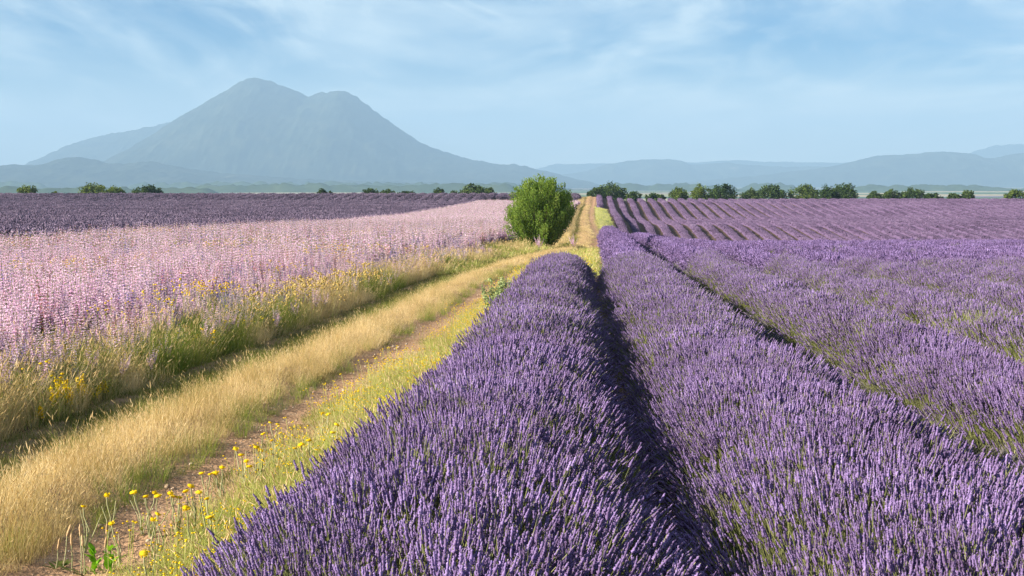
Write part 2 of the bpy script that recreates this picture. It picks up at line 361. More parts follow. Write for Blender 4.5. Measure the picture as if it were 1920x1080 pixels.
# ------------------------------------------------------------------ ground, track, verge sheets
def grid_mesh(X, Y, Z, mat, tint=None):
    ny, nx = X.shape
    V = np.stack([X, Y, Z], -1).reshape(-1, 3); i = np.arange(ny * nx).reshape(ny, nx)
    Fc = np.stack([i[:-1, :-1], i[:-1, 1:], i[1:, 1:], i[1:, :-1]], -1).reshape(-1, 4)
    mb = MB(); mb.add(V, Fc, 0, None if tint is None else tint.ravel()); return mb.mesh('sheet', [mat], True)
gy = np.concatenate([-np.geomspace(2800, 12, 26), np.arange(-10, 90, .6), np.arange(90, 275, 2.0), np.geomspace(278, 15500, 70)])
gxp = np.concatenate([np.arange(15, 100, 2.5), np.geomspace(104, 11800, 40)])
gx = np.concatenate([-gxp[::-1], np.arange(-14, 14.1, .5), gxp])
GX, GY = np.meshgrid(gx, gy)
ground = obj('ground', grid_mesh(GX, GY, G(GX, GY), M['soil'], sstep(GY, 270, 420)))
tag(ground, 'brown field soil running out to a patchwork of far straw and green fields', 'ground', kind='structure')

ty = np.concatenate([np.arange(-4, 80, .3), np.arange(80, 262, 1.5)]); tw_ = np.linspace(-1.35, 1.35, 28)
TY, TW = np.meshgrid(ty, tw_, indexing='ij'); TX = tx(TY) + TW
prof = -.035 * np.exp(-((np.abs(TW) - .67) / .25) ** 2) + .05 * np.exp(-(TW / .3) ** 2)
TZ = G(TX, TY) + .055 + prof * (1 - sstep(np.abs(TW), 1.0, 1.35)) + .03 * (fbm(TX * 3, TY * 1.5, 3, 3) - .5) * (1 - sstep(np.abs(TW), 1.0, 1.35)) - .06 * sstep(np.abs(TW), 1.1, 1.35)
track = obj('dirt_track', grid_mesh(TX, TY, TZ, M['dirt']))
tag(track, 'rutted reddish farm track curving past the green bush', 'track', kind='structure')
vy = np.concatenate([np.arange(30, 90, .6), np.arange(90, 255, 2)])
def verge_right(y): return xr(y) + np.interp(y, [30, 36, 60, 80, 84, 100, 205, 208, 255], [-.2, .8, .85, .9, 1.8, 2.55, 2.55, .85, .85])
VT = np.linspace(0, 1, 14); VY, VV = np.meshgrid(vy, VT, indexing='ij')
vl = tx(VY) + 1.25; vr = np.maximum(verge_right(VY), vl + .05); VX = vl + (vr - vl) * VV
verge_o = obj('grass_verge', grid_mesh(VX, VY, G(VX, VY) + .04 - .03 * ((VV - .5) * 2) ** 8, M['mown']))
tag(verge_o, 'pale mown grass strip between the far track and the lavender', 'verge', kind='structure')

# ------------------------------------------------------------------ mountains, plain, haze
def ridge(name, label, D, pts, W, rough=.12, seed=0, z0=-22, nx=460, nv=64, ravine=9.0, skew=0.0):
    p = np.array(pts, float); px = np.linspace(p[0, 0], p[-1, 0], nx)
    # smooth the outline a little, then roughen it
    hz = np.interp(px, p[:, 0], HZ - p[:, 1]); k = np.array([1, 2, 1.]) / 4; hz = np.convolve(np.pad(hz, 1, mode='edge'), k, 'valid')
    x = (px - 960) / F * D; h = EYE + hz / F * D - z0
    h = h * np.interp(np.arange(nx), [0, 6, nx - 7, nx - 1], [0.02, 1, 1, 0.02]) if False else h
    v = np.linspace(-1, 1, nv); X, Vv = np.meshgrid(x, v, indexing='ij'); H = np.repeat(h[:, None], nv, 1)
    av = np.abs(Vv); fall = 1 - av ** 1.15
    lam = (x[-1] - x[0]) / ravine
    rel = W * Vv / lam; wx = X / lam + .35 * fbm(X / lam * 2, rel * 2, seed + 9, 2); nz = .5 - np.abs(2 * fbm(wx * 1.7, rel * 1.1 + seed * 3.1, seed, 5) - 1) * 1.6
    Y0 = D + Vv * W
    z = H * fall + nz * H * rough * 2.6 * av * (1 - av) + (fbm(X / lam * 14, rel * 14, seed + 40, 4) - .5) * H * .035 + (vnoise(X / 26., Y0 / 26., seed + 70) - .5) * 9 + (fbm(X / 90., Y0 / 90., seed + 71, 2) - .5) * 14
    Y = D + Vv * W + skew * X
    me = grid_mesh(X, Y, z0 + np.maximum(z, -3), M['rock'])
    o = obj(name, me); tag(o, label, 'mountain' if 'mountain' in name else 'hill', kind='structure'); return o
ridge('mountain', 'broad twin-peaked blue mountain above the pink field', 8600,
      [(-40, 350), (120, 338), (180, 326), (215, 307), (245, 287), (290, 256), (326, 231), (345, 220), (372, 203), (400, 186), (432, 168), (455, 153), (468, 149), (482, 147.5), (500, 150),
       (515, 155), (545, 166), (560, 172), (580, 182), (600, 177), (625, 173), (643, 169.5), (655, 173), (668, 181), (700, 205), (740, 235), (780, 262), (820, 280), (860, 293), (905, 303), (940, 309), (965, 308), (1000, 317), (1030, 323), (1080, 336), (1130, 350)], 1500, .09, 3)
ridge('mountain_shoulder', 'paler hazy shoulder falling away left of the twin-peaked mountain', 10800,
      [(-120, 350), (40, 328), (82, 304), (105, 288), (130, 274), (165, 262), (200, 253), (225, 250), (262, 243), (300, 235), (330, 229), (400, 222), (520, 250), (700, 330), (760, 350)], 1500, .08, 17)
ridge('foothill', 'low dark foothill ridge at the left foot of the mountain', 6600,
      [(-260, 330), (-60, 318), (0, 313), (14, 309), (78, 309.5), (104, 301), (125, 296), (150, 295), (180, 299), (210, 307), (240, 309), (285, 304), (330, 312), (420, 326), (560, 336), (800, 343), (1000, 350)], 700, .2, 11)
ridge('distant_ridge', 'faint pale ridge farthest away right of the bush', 14200,
      [(930, 345), (985, 322), (1040, 308), (1130, 307), (1240, 306), (1310, 304), (1380, 300), (1440, 304), (1600, 305), (1760, 300), (1815, 287), (1860, 273), (1900, 270), (1960, 272), (2100, 290), (2300, 320)], 1100, .2, 21)
ridge('tableland_hill', 'flat-topped hazy hill behind the right skyline trees', 11600,
      [(960, 348), (1040, 330), (1100, 321), (1140, 308), (1175, 302), (1210, 299), (1255, 298.5), (1275, 300), (1292, 309), (1330, 308), (1365, 304), (1395, 309), (1450, 313), (1520, 312), (1640, 316), (1900, 325), (2150, 345)], 1000, .25, 31)
ridge('rounded_hill', 'long rounded blue hill above the right end of the lavender', 9800,
      [(1180, 349), (1300, 341), (1420, 330), (1520, 318), (1600, 303), (1640, 293), (1700, 289), (1775, 284), (1815, 288), (1850, 296), (1900, 290), (1960, 284), (2080, 290), (2260, 330)], 900, .22, 41)

def wood_belt(px0, px1, d, h, seed, label):
    n = int((px1 - px0) * d / F / 9) + 6
    px = np.linspace(px0, px1, n); x = (px - 960) / F * d
    v = np.linspace(-1, 1, 7); X, Vv = np.meshgrid(x, v, indexing='ij')
    Y = d + Vv * 30 + 60 * (fbm(X / 500, X * 0, seed) - .5)
    hh = h * (.45 + .9 * fbm(X / 22, Vv * 3, seed, 3)) * (1 - np.abs(Vv) ** 3) * (.25 + sstep(fbm(X / 180, X * 0, seed + 5, 2), .3, .5))
    e = np.minimum(1, np.minimum(np.arange(n), np.arange(n)[::-1]) / 4.)[:, None]
    o = obj('woodland_belt', grid_mesh(X, Y, G(X, Y) - .5 + hh * e, M['wood'])); tag(o, label, 'woodland', kind='stuff')
wood_belt(-120, 420, 2900, 13, 1, 'dark hedge line of far trees crossing the plain at far left')
wood_belt(300, 980, 3700, 17, 2, 'dark tree belt on the plain below the mountain')
wood_belt(-160, 700, 5200, 22, 3, 'hazy wood along the foot of the mountain')
wood_belt(620, 1500, 4800, 20, 4, 'hazy wood on the plain behind the green bush')
wood_belt(1250, 2050, 4200, 15, 6, 'hazy wood on the plain behind the right skyline trees')

haze_m, n, l = node_mat('haze_air')
pv = n.new('ShaderNodeVolumePrincipled'); pv.inputs['Color'].default_value = (.36, .57, .82, 1); pv.inputs['Density'].default_value = 1.5e-4; pv.inputs['Anisotropy'].default_value = 0.0
ho = n.new('ShaderNodeOutputMaterial'); l.new(pv.outputs[0], ho.inputs['Volume'])
mb = MB(); x0, x1, y0, y1, z0_, z1_ = -12000, 12000, -3000, 16000, -32, 720
mb.add([(x0, y0, z0_), (x1, y0, z0_), (x1, y1, z0_), (x0, y1, z0_), (x0, y0, z1_), (x1, y0, z1_), (x1, y1, z1_), (x0, y1, z1_)],
       np.array([(0, 3, 2, 1), (4, 5, 6, 7), (0, 1, 5, 4), (1, 2, 6, 5), (2, 3, 7, 6), (3, 0, 4, 7)]))
haze = obj('haze', mb.mesh('haze', [haze_m])); tag(haze, 'thin pale blue summer haze over the whole plain', 'haze', kind='stuff')

def farmhouse(px, d, w, rz, label):
    x = (px - 960) / F * d; h = empty('farmhouse', (x, d, float(G(x, d)) - .3), rz); tag(h, label, 'house', 'pale buildings on the far plain')
    a, b, c, r = w / 2, w * .3, w * .32, w * .17
    mb = MB(); mb.add([(-a, -b, 0), (a, -b, 0), (a, b, 0), (-a, b, 0), (-a, -b, c), (a, -b, c), (a, b, c), (-a, b, c), (-a, 0, c + r), (a, 0, c + r)],
                      [np.array([(0, 1, 5, 4), (2, 3, 7, 6)]), np.array([(1, 2, 6, 9, 5), (3, 0, 4, 8, 7)])])
    wl_ = obj('wall', mb.mesh('wall', [M['wall']]), h)
    mb = MB(); e = .5; mb.add([(-a - e, -b - e, c - .2), (a + e, -b - e, c - .2), (a + e, 0, c + r + .15), (-a - e, 0, c + r + .15), (-a - e, b + e, c - .2), (a + e, b + e, c - .2)], np.array([(0, 1, 2, 3), (3, 2, 5, 4)]))
    rf = obj('roof', mb.mesh('roof', [M['tileroof']]), h)
    for k in (-.25, .25):
        mb = MB(); mb.add([(k * w - .6, -b - .05, c * .3), (k * w + .6, -b - .05, c * .3), (k * w + .6, -b - .05, c * .75), (k * w - .6, -b - .05, c * .75)], np.array([(0, 1, 2, 3)])); obj('window', mb.mesh('window', [M['bark']]), wl_)
farmhouse(482, 4300, 20, .2, 'tiny pale farmhouse on the plain left of the mountain centre')
farmhouse(807, 4500, 22, -.3, 'tiny pale farmhouse behind the skyline trees left of the bush')
farmhouse(650, 4900, 24, .5, 'tiny pale barn on the plain under the mountain right slope')

# ------------------------------------------------------------------ plant meshes for the masses
def lav_tuft(nsp, rad, L, head, sides, rings, hr, stem_r, matf, stem=True, name='lavender_tuft', spread=.5, lean=.05, leafy=0):
    mb = MB()
    a = rng.uniform(0, 2 * np.pi, nsp); r = rad * np.sqrt(rng.uniform(0, 1, nsp))
    b = np.stack([np.cos(a) * r, np.sin(a) * r, np.zeros(nsp)], -1)
    Ln = L * rng.uniform(.66, 1.14, nsp)
    top = b * (1 + spread) + np.stack([rng.normal(0, lean, nsp), rng.normal(0, lean, nsp), Ln], -1)
    hl = head * rng.uniform(.55, 1.35, nsp)
    if stem:
        t = np.linspace(0, 1, 3); C = b[:, None] * (1 - t)[None, :, None] + top[:, None] * t[None, :, None]
        C[:, 1, :2] -= (top - b)[:, :2] * .2
        V, Fc = tubes(C, stem_r, 3); mb.add(V, Fc, 1, np.repeat(rng.uniform(0, 1, nsp), 9))
    ax = unit(top - b)
    t = np.linspace(0, 1, rings); C = top[:, None] - ax[:, None] * (hl[:, None] * (1 - t)[None])[..., None]
    if rings > 6:
        rr = np.where(np.arange(rings) % 2 == 0, .55, 1.0) * (1 - .55 * t ** 2); rr[-1] = .12; rr[0] = .25
        rr = rr[None] * hr * rng.uniform(.72, 1.28, (nsp, rings)) * rng.uniform(.75, 1.2, (nsp, 1))
    else:
        rr = np.interp(t, [0, .25, .6, 1], [.35, 1, .85, .1])[None] * hr * rng.uniform(.75, 1.25, (nsp, 1))
    V, Fc = tubes(C, rr, sides, rng.uniform(0, 1.3, (nsp, rings)))
    V = V + rng.normal(0, hr * .16, V.shape)
    tn = np.clip(np.repeat(rng.uniform(.2, .7, nsp), rings * sides) + rng.normal(0, .22, nsp * rings * sides), 0, 1)
    mb.add(V, Fc, 0, tn)
    if leafy:
        P = np.stack([rng.normal(0, rad * .6, leafy), rng.normal(0, rad * .6, leafy), np.zeros(leafy)], -1)
        D = unit(np.stack([rng.normal(0, .3, leafy), rng.normal(0, .3, leafy), np.ones(leafy)], -1))
        V, Fc, m = blades(P, D, L * rng.uniform(.5, .8, leafy), stem_r * 3.2, rng.normal(0, .12, (leafy, 3)), 2); mb.add(V, Fc, 1, np.repeat(rng.uniform(0, 1, leafy), m))
    return mb.mesh(name, [matf, M['lavstem']], False)
LAV_A = [lav_tuft(19, .085, .30, .062, 5, 13, .0070, .0015, M['lav'], leafy=5) for _ in range(8)]
LAV_B = [lav_tuft(21, .11, .29, .062, 4, 8, .0077, .0019, M['lav'], leafy=4) for _ in range(6)]
LAV_C = [lav_tuft(26, .20, .25, .085, 3, 4, .0145, .003, M['lav'], stem=False) for _ in range(5)]
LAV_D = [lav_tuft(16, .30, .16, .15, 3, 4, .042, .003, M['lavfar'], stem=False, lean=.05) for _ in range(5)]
LAV_E = [lav_tuft(14, .42, .17, .16, 3, 4, .062, .003, M['lavleft'], stem=False, lean=.06) for _ in range(5)]
def green_tuft(nb, rad, L, w):
    mb = MB(); P = np.stack([rng.normal(0, rad, nb), rng.normal(0, rad, nb), np.zeros(nb)], -1)
    D = unit(np.stack([P[:, 0] * 2 + rng.normal(0, .1, nb), P[:, 1] * 2 + rng.normal(0, .1, nb), np.ones(nb)], -1))
    V, Fc, m = blades(P, D, L * rng.uniform(.6, 1.1, nb), w, rng.normal(0, .1, (nb, 3)), 2, .5); mb.add(V, Fc, 0, np.repeat(rng.uniform(.2, 1, nb), m))
    return mb.mesh('green_stems', [M['lavstem']])
LAV_G = [green_tuft(16, .05, .32, .0055) for _ in range(4)]
LAV_G2 = [green_tuft(22, .09, .30, .011) for _ in range(4)]
GR_A, GR_B, GR_C, GR_D, GR_E, GR_G, GR_G2 = [scatter_group(nm, ms) for nm, ms in (('near_spikes', LAV_A), ('middle_spikes', LAV_B), ('far_spikes', LAV_C), ('slope_bloom', LAV_D), ('faded_bloom', LAV_E), ('green_stems', LAV_G), ('green_stems_wide', LAV_G2))]

def grass_tuft(nb, rad, L, w, bend, mats, seeds=0, seedr=.0035, seedl=.05, spread=.35, seg=3, lean=(.12, 0)):
    mb = MB()
    P = np.stack([rng.normal(0, rad, nb), rng.normal(0, rad, nb), np.zeros(nb)], -1)
    D = unit(np.stack([P[:, 0] / rad * spread * .5 + rng.normal(lean[0], .14, nb), P[:, 1] / rad * spread * .5 + rng.normal(lean[1], .14, nb), np.ones(nb)], -1))
    B = np.stack([rng.normal(lean[0], bend, nb), rng.normal(0, bend, nb), -np.abs(rng.normal(0, bend * .6, nb))], -1)
    Ln = L * rng.uniform(.45, 1.1, nb)
    V, Fc, m = blades(P, D, Ln, w * rng.uniform(.7, 1.3, nb), B, seg); mb.add(V, Fc, 0, np.repeat(rng.uniform(0, 1, nb), m))
    if seeds:
        k = rng.choice(nb, seeds, replace=False); tip = P[k] + D[k] * Ln[k, None] + B[k] * Ln[k, None]; ax = unit(D[k] + 2 * B[k])
        t = np.linspace(0, 1, 4); C = tip[:, None] - ax[:, None] * seedl * (.5 - t)[None, :, None]
        V, Fc = tubes(C, np.array([.3, 1, .8, .15]) * seedr, 4); mb.add(V, Fc, len(mats) - 1, np.repeat(rng.uniform(.4, 1, seeds), 16))
    return mb.mesh('grass_tuft', mats)
DRY_N = scatter_group('dry_tufts', [grass_tuft(34, .055, .40, .0042, .16, [M['dry']], 9) for _ in range(6)])
DRY_F = scatter_group('dry_tufts_wide', [grass_tuft(30, .14, .40, .013, .16, [M['dry']], 6, .010, .08) for _ in range(5)])
GRN_N = scatter_group('green_tufts', [grass_tuft(30, .055, .62, .0048, .13, [M['green'], M['dry']], 6) for _ in range(6)])
GRN_F = scatter_group('green_tufts_wide', [grass_tuft(28, .14, .60, .015, .13, [M['green'], M['dry']], 5, .011, .09) for _ in range(5)])
SHO_N = scatter_group('short_tufts', [grass_tuft(26, .05, .10, .0042, .35, [M['short']], spread=.9, seg=2) for _ in range(5)])
SHO_F = scatter_group('short_tufts_wide', [grass_tuft(26, .13, .11, .012, .35, [M['short']], spread=.9, seg=2) for _ in range(5)])
PAL_N = scatter_group('pale_tufts', [grass_tuft(24, .05, .24, .0042, .25, [M['pale'], M['dry']], 5, spread=.8) for _ in range(5)])
PAL_F = scatter_group('pale_tufts_wide', [grass_tuft(24, .13, .24, .012, .25, [M['pale'], M['dry']], 4, .008, .06, spread=.8) for _ in range(5)])
def dotty(nst, rad, L, fr, mat, nd=1):
    """a sprig of fine stems with small button flowers"""
    mb = MB(); P = np.stack([rng.normal(0, rad, nst), rng.normal(0, rad, nst), np.zeros(nst)], -1); Ln = L * rng.uniform(.6, 1.1, nst)
    top = P * 1.3 + np.stack([rng.normal(0, .03, nst), rng.normal(0, .03, nst), Ln], -1)
    V, Fc = tubes(np.stack([P, top], 1), .0015, 3); mb.add(V, Fc, 1, np.repeat(rng.uniform(0, 1, nst), 6))
    for k in range(nd):
        c = top + (rng.normal(0, fr * 1.6, top.shape) if k else 0)
        V, Fc = tubes(c[:, None] + np.array([[0, 0, -.5], [0, 0, 0], [0, 0, .45]])[None] * fr, np.array([.3, 1, .25]) * fr, 5); mb.add(V, Fc, 0, np.repeat(rng.uniform(0, 1, nst), 15))
    return mb.mesh('flower_sprig', [mat, M['pale']])
YEL_N = scatter_group('yellow_sprigs', [dotty(6, .05, .25, .007, M['yellow'], 2) for _ in range(5)])
YEL_F = scatter_group('yellow_sprigs_wide', [dotty(8, .12, .30, .015, M['yellow'], 2) for _ in range(4)])
ORA_F = scatter_group('orange_sprigs', [dotty(8, .12, .55, .020, M['orange'], 4) for _ in range(4)])

# clary sage: leafy stem, branching spikes with whorls of papery bracts
def clary_spike(mb, base, top, nwh, size, mi, detail=5, flower_from=.35):
    ax = unit((top - base)[None])[0]; L = np.linalg.norm(top - base)
    V, Fc = tubes(np.stack([base, base + (top - base) * .5, top])[None], np.array([.005, .004, .0015]) * size / .03, 4); mb.add(V, Fc, 1, .5)
    tt = np.linspace(flower_from, 1, nwh)
    t = np.repeat(tt, detail); n = len(t); a = rng.uniform(0, 2 * np.pi, n)
    s = size * np.interp(t, [flower_from, .6, 1], [1, .95, .35]) * rng.uniform(.7, 1.25, n)
    out = np.stack([np.cos(a), np.sin(a), rng.uniform(.1, .9, n)], -1); out = unit(out)
    P = base + (top - base) * t[:, None] + out * .004
    side = unit(np.cross(out, ax[None] + rng.normal(0, .3, (n, 3))))
    V, Fc = cards(P, out * s[:, None], side * (s * .42)[:, None]); mb.add(V, Fc, mi, np.repeat(np.clip(rng.normal(.55, .28, n), 0, 1), 6))
def clary_leaves(mb, n, r, h, mi):
    a = rng.uniform(0, 2 * np.pi, n); z = rng.uniform(.02, h, n)
    o = np.stack([np.cos(a), np.sin(a), rng.uniform(-.1, .5, n)], -1)
    P = np.stack([np.cos(a) * .02, np.sin(a) * .02, z], -1); s = r * rng.uniform(.6, 1.1, n)
    side = unit(np.cross(o, np.array([0, 0, 1.]))); V, Fc = cards(P, o * s[:, None], side * (s * .3)[:, None]); mb.add(V, Fc, mi, np.repeat(rng.uniform(0, 1, n), 6))
def clary_layout(nb):
    out = [(np.zeros(3), np.array([rng.normal(0, .03), rng.normal(0, .03), rng.uniform(.86, 1.0)]))]
    for k in range(nb):
        a = 2 * np.pi * (k + rng.uniform(-.3, .3)) / nb; r = rng.uniform(.09, .19); z = rng.uniform(.18, .36)
        out.append((np.array([0, 0, z]), np.array([math.cos(a) * r, math.sin(a) * r, rng.uniform(.62, .88)])))
    return out
def clary_whole(nb, nwh, size, detail, mat):
    mb = MB(); clary_leaves(mb, 9, .17, .36, 1)
    for k, (b, t) in enumerate(clary_layout(nb)): clary_spike(mb, b, t, nwh, size, 0, detail, .42 if k == 0 else .3)
    return mb.mesh('clary_sage', [mat, M['claryleaf']])
mats_c = [M['bract']] * 7 + [M['bractred'], M['bractblue']]
CLA_N = scatter_group('clary_plants', [clary_whole(5, 11, .034, 6, m) for m in mats_c])
CLA_M = scatter_group('clary_plants_middle', [clary_whole(4, 7, .060, 4, m) for m in mats_c[:6] + mats_c[7:]])
CLA_F = scatter_group('clary_plants_far', [clary_whole(4, 4, .12, 3, M['bract']) for _ in range(5)])

# ------------------------------------------------------------------ lavender rows
ORD = ['first', 'second', 'third', 'fourth', 'fifth', 'sixth', 'seventh', 'eighth', 'ninth', 'tenth', 'eleventh', 'twelfth', 'thirteenth', 'fourteenth', 'fifteenth', 'sixteenth', 'seventeenth', 'eighteenth', 'nineteenth']
TENS = ['', '', 'twenty', 'thirty', 'forty', 'fifty', 'sixty', 'seventy']
def ordinal(k):
    if k <= 19: return ORD[k - 1]
    t, o = divmod(k, 10)
    return (TENS[t][:-1] + 'ieth') if o == 0 else TENS[t] + '-' + ORD[o - 1]
SP = 1.75
def end_factor(y, d0, d1, e=.95):
    a = np.clip((y - d0) / e, 0, 1); b = np.clip((d1 - y) / e, 0, 1)
    return np.sqrt(np.maximum(1 - (1 - a) ** 2, 0)) * np.sqrt(np.maximum(1 - (1 - b) ** 2, 0)), (1 - b) - (1 - a)
def row_shape(k, y):
    return 1 + .16 * (fbm(y / 2.2, np.full_like(y, k * 7.3), 61, 2) - .5) * 2, 1 + .18 * (fbm(y / 1.6, np.full_like(y, k * 5.1), 77, 2) - .5) * 2
def surf(k, u, y, phi, a_, h_, d0, d1):
    e, ee = end_factor(y, d0, d1); wv, hv = row_shape(k, y)
    u = u + np.interp(y, [5, 8, 12, 20], [.30, .20, .08, 0]) * np.clip(u / 1.75, 0, 1.4)
    x = xr(y) + u + .05 * (fbm(y / 4, np.full_like(y, k), 15, 2) - .5) + a_ * wv * e ** .7 * np.cos(phi)
    if k == 1: x = x + np.where(np.cos(phi) > 0, np.cos(phi) * np.interp(y, [4, 8, 12, 22], [.20, .14, .04, 0]), np.cos(phi) * np.interp(y, [4, 12, 20], [.12, .08, 0]))
    if k == 0: x = x + np.where(np.cos(phi) > 0, np.cos(phi) * np.interp(y, [4, 8, 12, 18], [.30, .18, .06, -.03]), 0)
    if k == 0: x = x + np.where(np.cos(phi) < 0, np.cos(phi) * np.interp(y, [4, 7, 10, 17, 28], [.38, .28, .08, -.10, 0]), 0)   # the first row bulges towards the track near the camera
    return np.stack([x, y, G(x, y) + h_ * hv * e * np.sin(phi)], -1), ee
def mound_mesh(k, u, ys, d0, d1, mat, bloom0, bloom1, origin, segs=8):
    phi = np.linspace(0, np.pi, segs + 1); Y, PH = np.meshgrid(ys, phi, indexing='ij')
    f = sstep(Y, 40, 110)
    P, _ = surf(k, u, Y.ravel(), PH.ravel(), ((.56 if k < 2 else .44) - .04 * f).ravel(), (.36 + .05 * f).ravel(), d0, d1)
    P += rng.normal(0, .018, P.shape); P[:, 2] -= .02
    P = P.reshape(*Y.shape, 3) - np.asarray(origin)
    return grid_mesh(P[..., 0], P[..., 1], P[..., 2], mat, bloom0 + (bloom1 - bloom0) * sstep(Y, 35, 90))
def visible_span(u, d0, d1, m=1.25, add=2.0):
    y = np.arange(d0, d1 + .01, .5); ok = inview(xr(y) + u, y, m, add)
    return None if not ok.any() else (max(d0, y[ok][0] - 1), min(d1, y[ok][-1] + 1))
def bald(x, y):  # patches where green stems show between the spikes
    return fbm(x / .62, y / .95, 233, 3)
def sample_row(k, u, a, b, dens, d0, d1, ain, hin, jit, flat=.35, lean=.10):
    n = rng.poisson(max(b - a, 0) * 2.1 * dens)
    if n == 0: return None
    y = rng.uniform(a, b, n); phi = np.arccos(rng.uniform(-1, 1, n)) * .55 + rng.uniform(0, np.pi, n) * .45
    low = rng.uniform(0, 1, n) < (.16 if k < 2 else 0); phi = np.where(low, np.where(rng.uniform(0, 1, n) < .5, rng.uniform(-.12, .4, n), np.pi - rng.uniform(-.12, .4, n)), phi)
    P, ee = surf(k, u, y, phi, ain, hin, d0, d1)
    ax = np.stack([np.cos(phi) * .55 + lean, ee * .8 + rng.normal(0, .02, n), np.sin(phi) + flat], -1) + rng.normal(0, jit, (n, 3))
    m = inview(P[:, 0], y)
    return P[m], unit(ax)[m]
ROWS = []
def lavender_row(k, u, d0, d1, label, group, left=False):
    vsn = visible_span(u, d0, d1)
    if vsn is None: return None
    a, b = vsn
    st = .35 if a < 60 else 1.2
    ys = [a]
    while ys[-1] < b: ys.append(ys[-1] + (.3 if ys[-1] < 40 else .6 if ys[-1] < 90 else 1.4))
    ys = np.clip(np.array(ys), a, b); ys = np.unique(np.concatenate([ys, np.linspace(d1 - 1, d1, 6)[np.linspace(d1 - 1, d1, 6) <= b], np.linspace(d0, d0 + 1, 6)[np.linspace(d0, d0 + 1, 6) >= a]]))
    x0 = float(xr(a) + u); org = (x0, a, float(G(x0, a)))
    root = empty('lavender_row', org); tag(root, label, 'lavender row', group)
    obj('cushion', mound_mesh(k, u, ys, d0, d1, M['cushionleft' if left else 'cushion'], .75 if left else .45, .95, org), root)
    if left:
        s = sample_row(k, u, a, b, 4.2 if a < 90 else 4.2, d0, d1, .72, .46, .10)
        if s is not None and len(s[0]): scatter('flower_mass', GR_E, s[0], s[1], None, None, root, org)
        return root
    parts = []
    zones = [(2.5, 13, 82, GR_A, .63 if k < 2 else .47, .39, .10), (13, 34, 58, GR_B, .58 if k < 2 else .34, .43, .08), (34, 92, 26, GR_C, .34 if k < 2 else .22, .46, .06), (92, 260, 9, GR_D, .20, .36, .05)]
    nm = ['flower_spikes', 'flower_spikes', 'flower_mass', 'flower_mass']
    for (za, zb, dn, gr, ai, hi, ji), name in zip(zones, nm):
        s = sample_row(k, u, max(a, za), min(b, zb), dn, d0, d1, ai, hi, ji)
        if s is None or not len(s[0]): continue
        P, A = s; bl = bald(P[:, 0], P[:, 1]) + (.02 if k >= 2 else -.02)
        g = (bl > .685) & (rng.uniform(0, 1, len(P)) < .75) & (P[:, 1] < 92)
        hs = .95 + .25 * (fbm(P[:, 0] * 1.3, P[:, 1] * 1.3, 303, 2) - .5) * 2
        sc = rng.uniform(.86, 1.14, len(P)) * hs * (.85 if za > 90 else 1)
        scatter(name, gr, P[~g], A[~g], None, sc[~g], root, org)
        if g.any(): scatter('green_stems', GR_G if zb < 20 else GR_G2, P[g], A[g], None, sc[g] * .95, root, org)
        if zb <= 34:    # stray green stems all over the near rows
            q = rng.uniform(0, 1, len(P)) < .20
            if q.any(): scatter('green_stems', GR_G if zb < 20 else GR_G2, P[q] + rng.normal(0, .03, (q.sum(), 3)), A[q], None, sc[q] * .9, root, org)
    return root
GR = 'lavender rows of the purple field right of the track'
r1 = lavender_row(0, 0, 1.5, 33.5, 'near lavender row beside the yellow-flowered verge, first from the track, ending rounded', GR)
r2 = lavender_row(1, SP, 1.5, 84, 'broad near lavender row, second from the track, running over the near crest', GR)
lavender_row(1, SP, 211, 248, 'short stub of lavender row at the top of the far slope beside the track', GR)
for k in range(2, 52):
    lavender_row(k, SP * k, 1.5, 248, '%s lavender row from the track in the purple field right of it' % ordinal(k + 1), GR)
GL = 'faded lavender rows of the dark field behind the pink flowers'
for k in range(0, 52):
    lavender_row(200 + k, -18.2 - SP * k, 30, 249, '%s row back from the pink flowers in the dark lavender field on the left' % ordinal(k + 1), GL, True)
for k in range(0, 9):
    lavender_row(300 + k, -16.45 + SP * k, 236, 250, 'rounded lavender row end on the skyline behind the pink field, %s from the left' % ordinal(k + 1), 'rounded row ends on the skyline left of the bush', True)

# the largest flower spikes of the two nearest rows, one object each
SPK = []
for _ in range(8):
    SPK.append(lav_tuft(1, .001, .33, .070, 6, 15, .0080, .0018, M['lav'], name='flower_spike', lean=.03))
for root, u, k in ((r1, 0.0, 0), (r2, SP, 1)):
    P, A = [], []
    while sum(len(p) for p in P) < 300:
        s = sample_row(k, u, 4.9 if k == 0 else 5.2, 7.2 if k == 0 else 8.0, 60, 1.5, 80, .64, .36, .06)
        px = 960 + s[0][:, 0] / s[0][:, 1] * F; py = HZ + (EYE - s[0][:, 2] - .2) / s[0][:, 1] * F
        ok = (px > 20) & (px < 1900) & (py < 1075) & (A is not None) & (s[1][:, 2] > .55); P.append(s[0][ok]); A.append(s[1][ok])
    P = np.concatenate(P)[:300]; A = np.concatenate(A)[:300]; E = euler_from(A, rng.uniform(0, 6.28, 300)); S = rng.uniform(.9, 1.2, 300)
    for q in range(300):
        o = obj('flower_spike', SPK[q % 8], root, Pl := tuple(P[q] - np.array(root.location))); o.rotation_euler = E[q]; o.scale = (S[q],) * 3

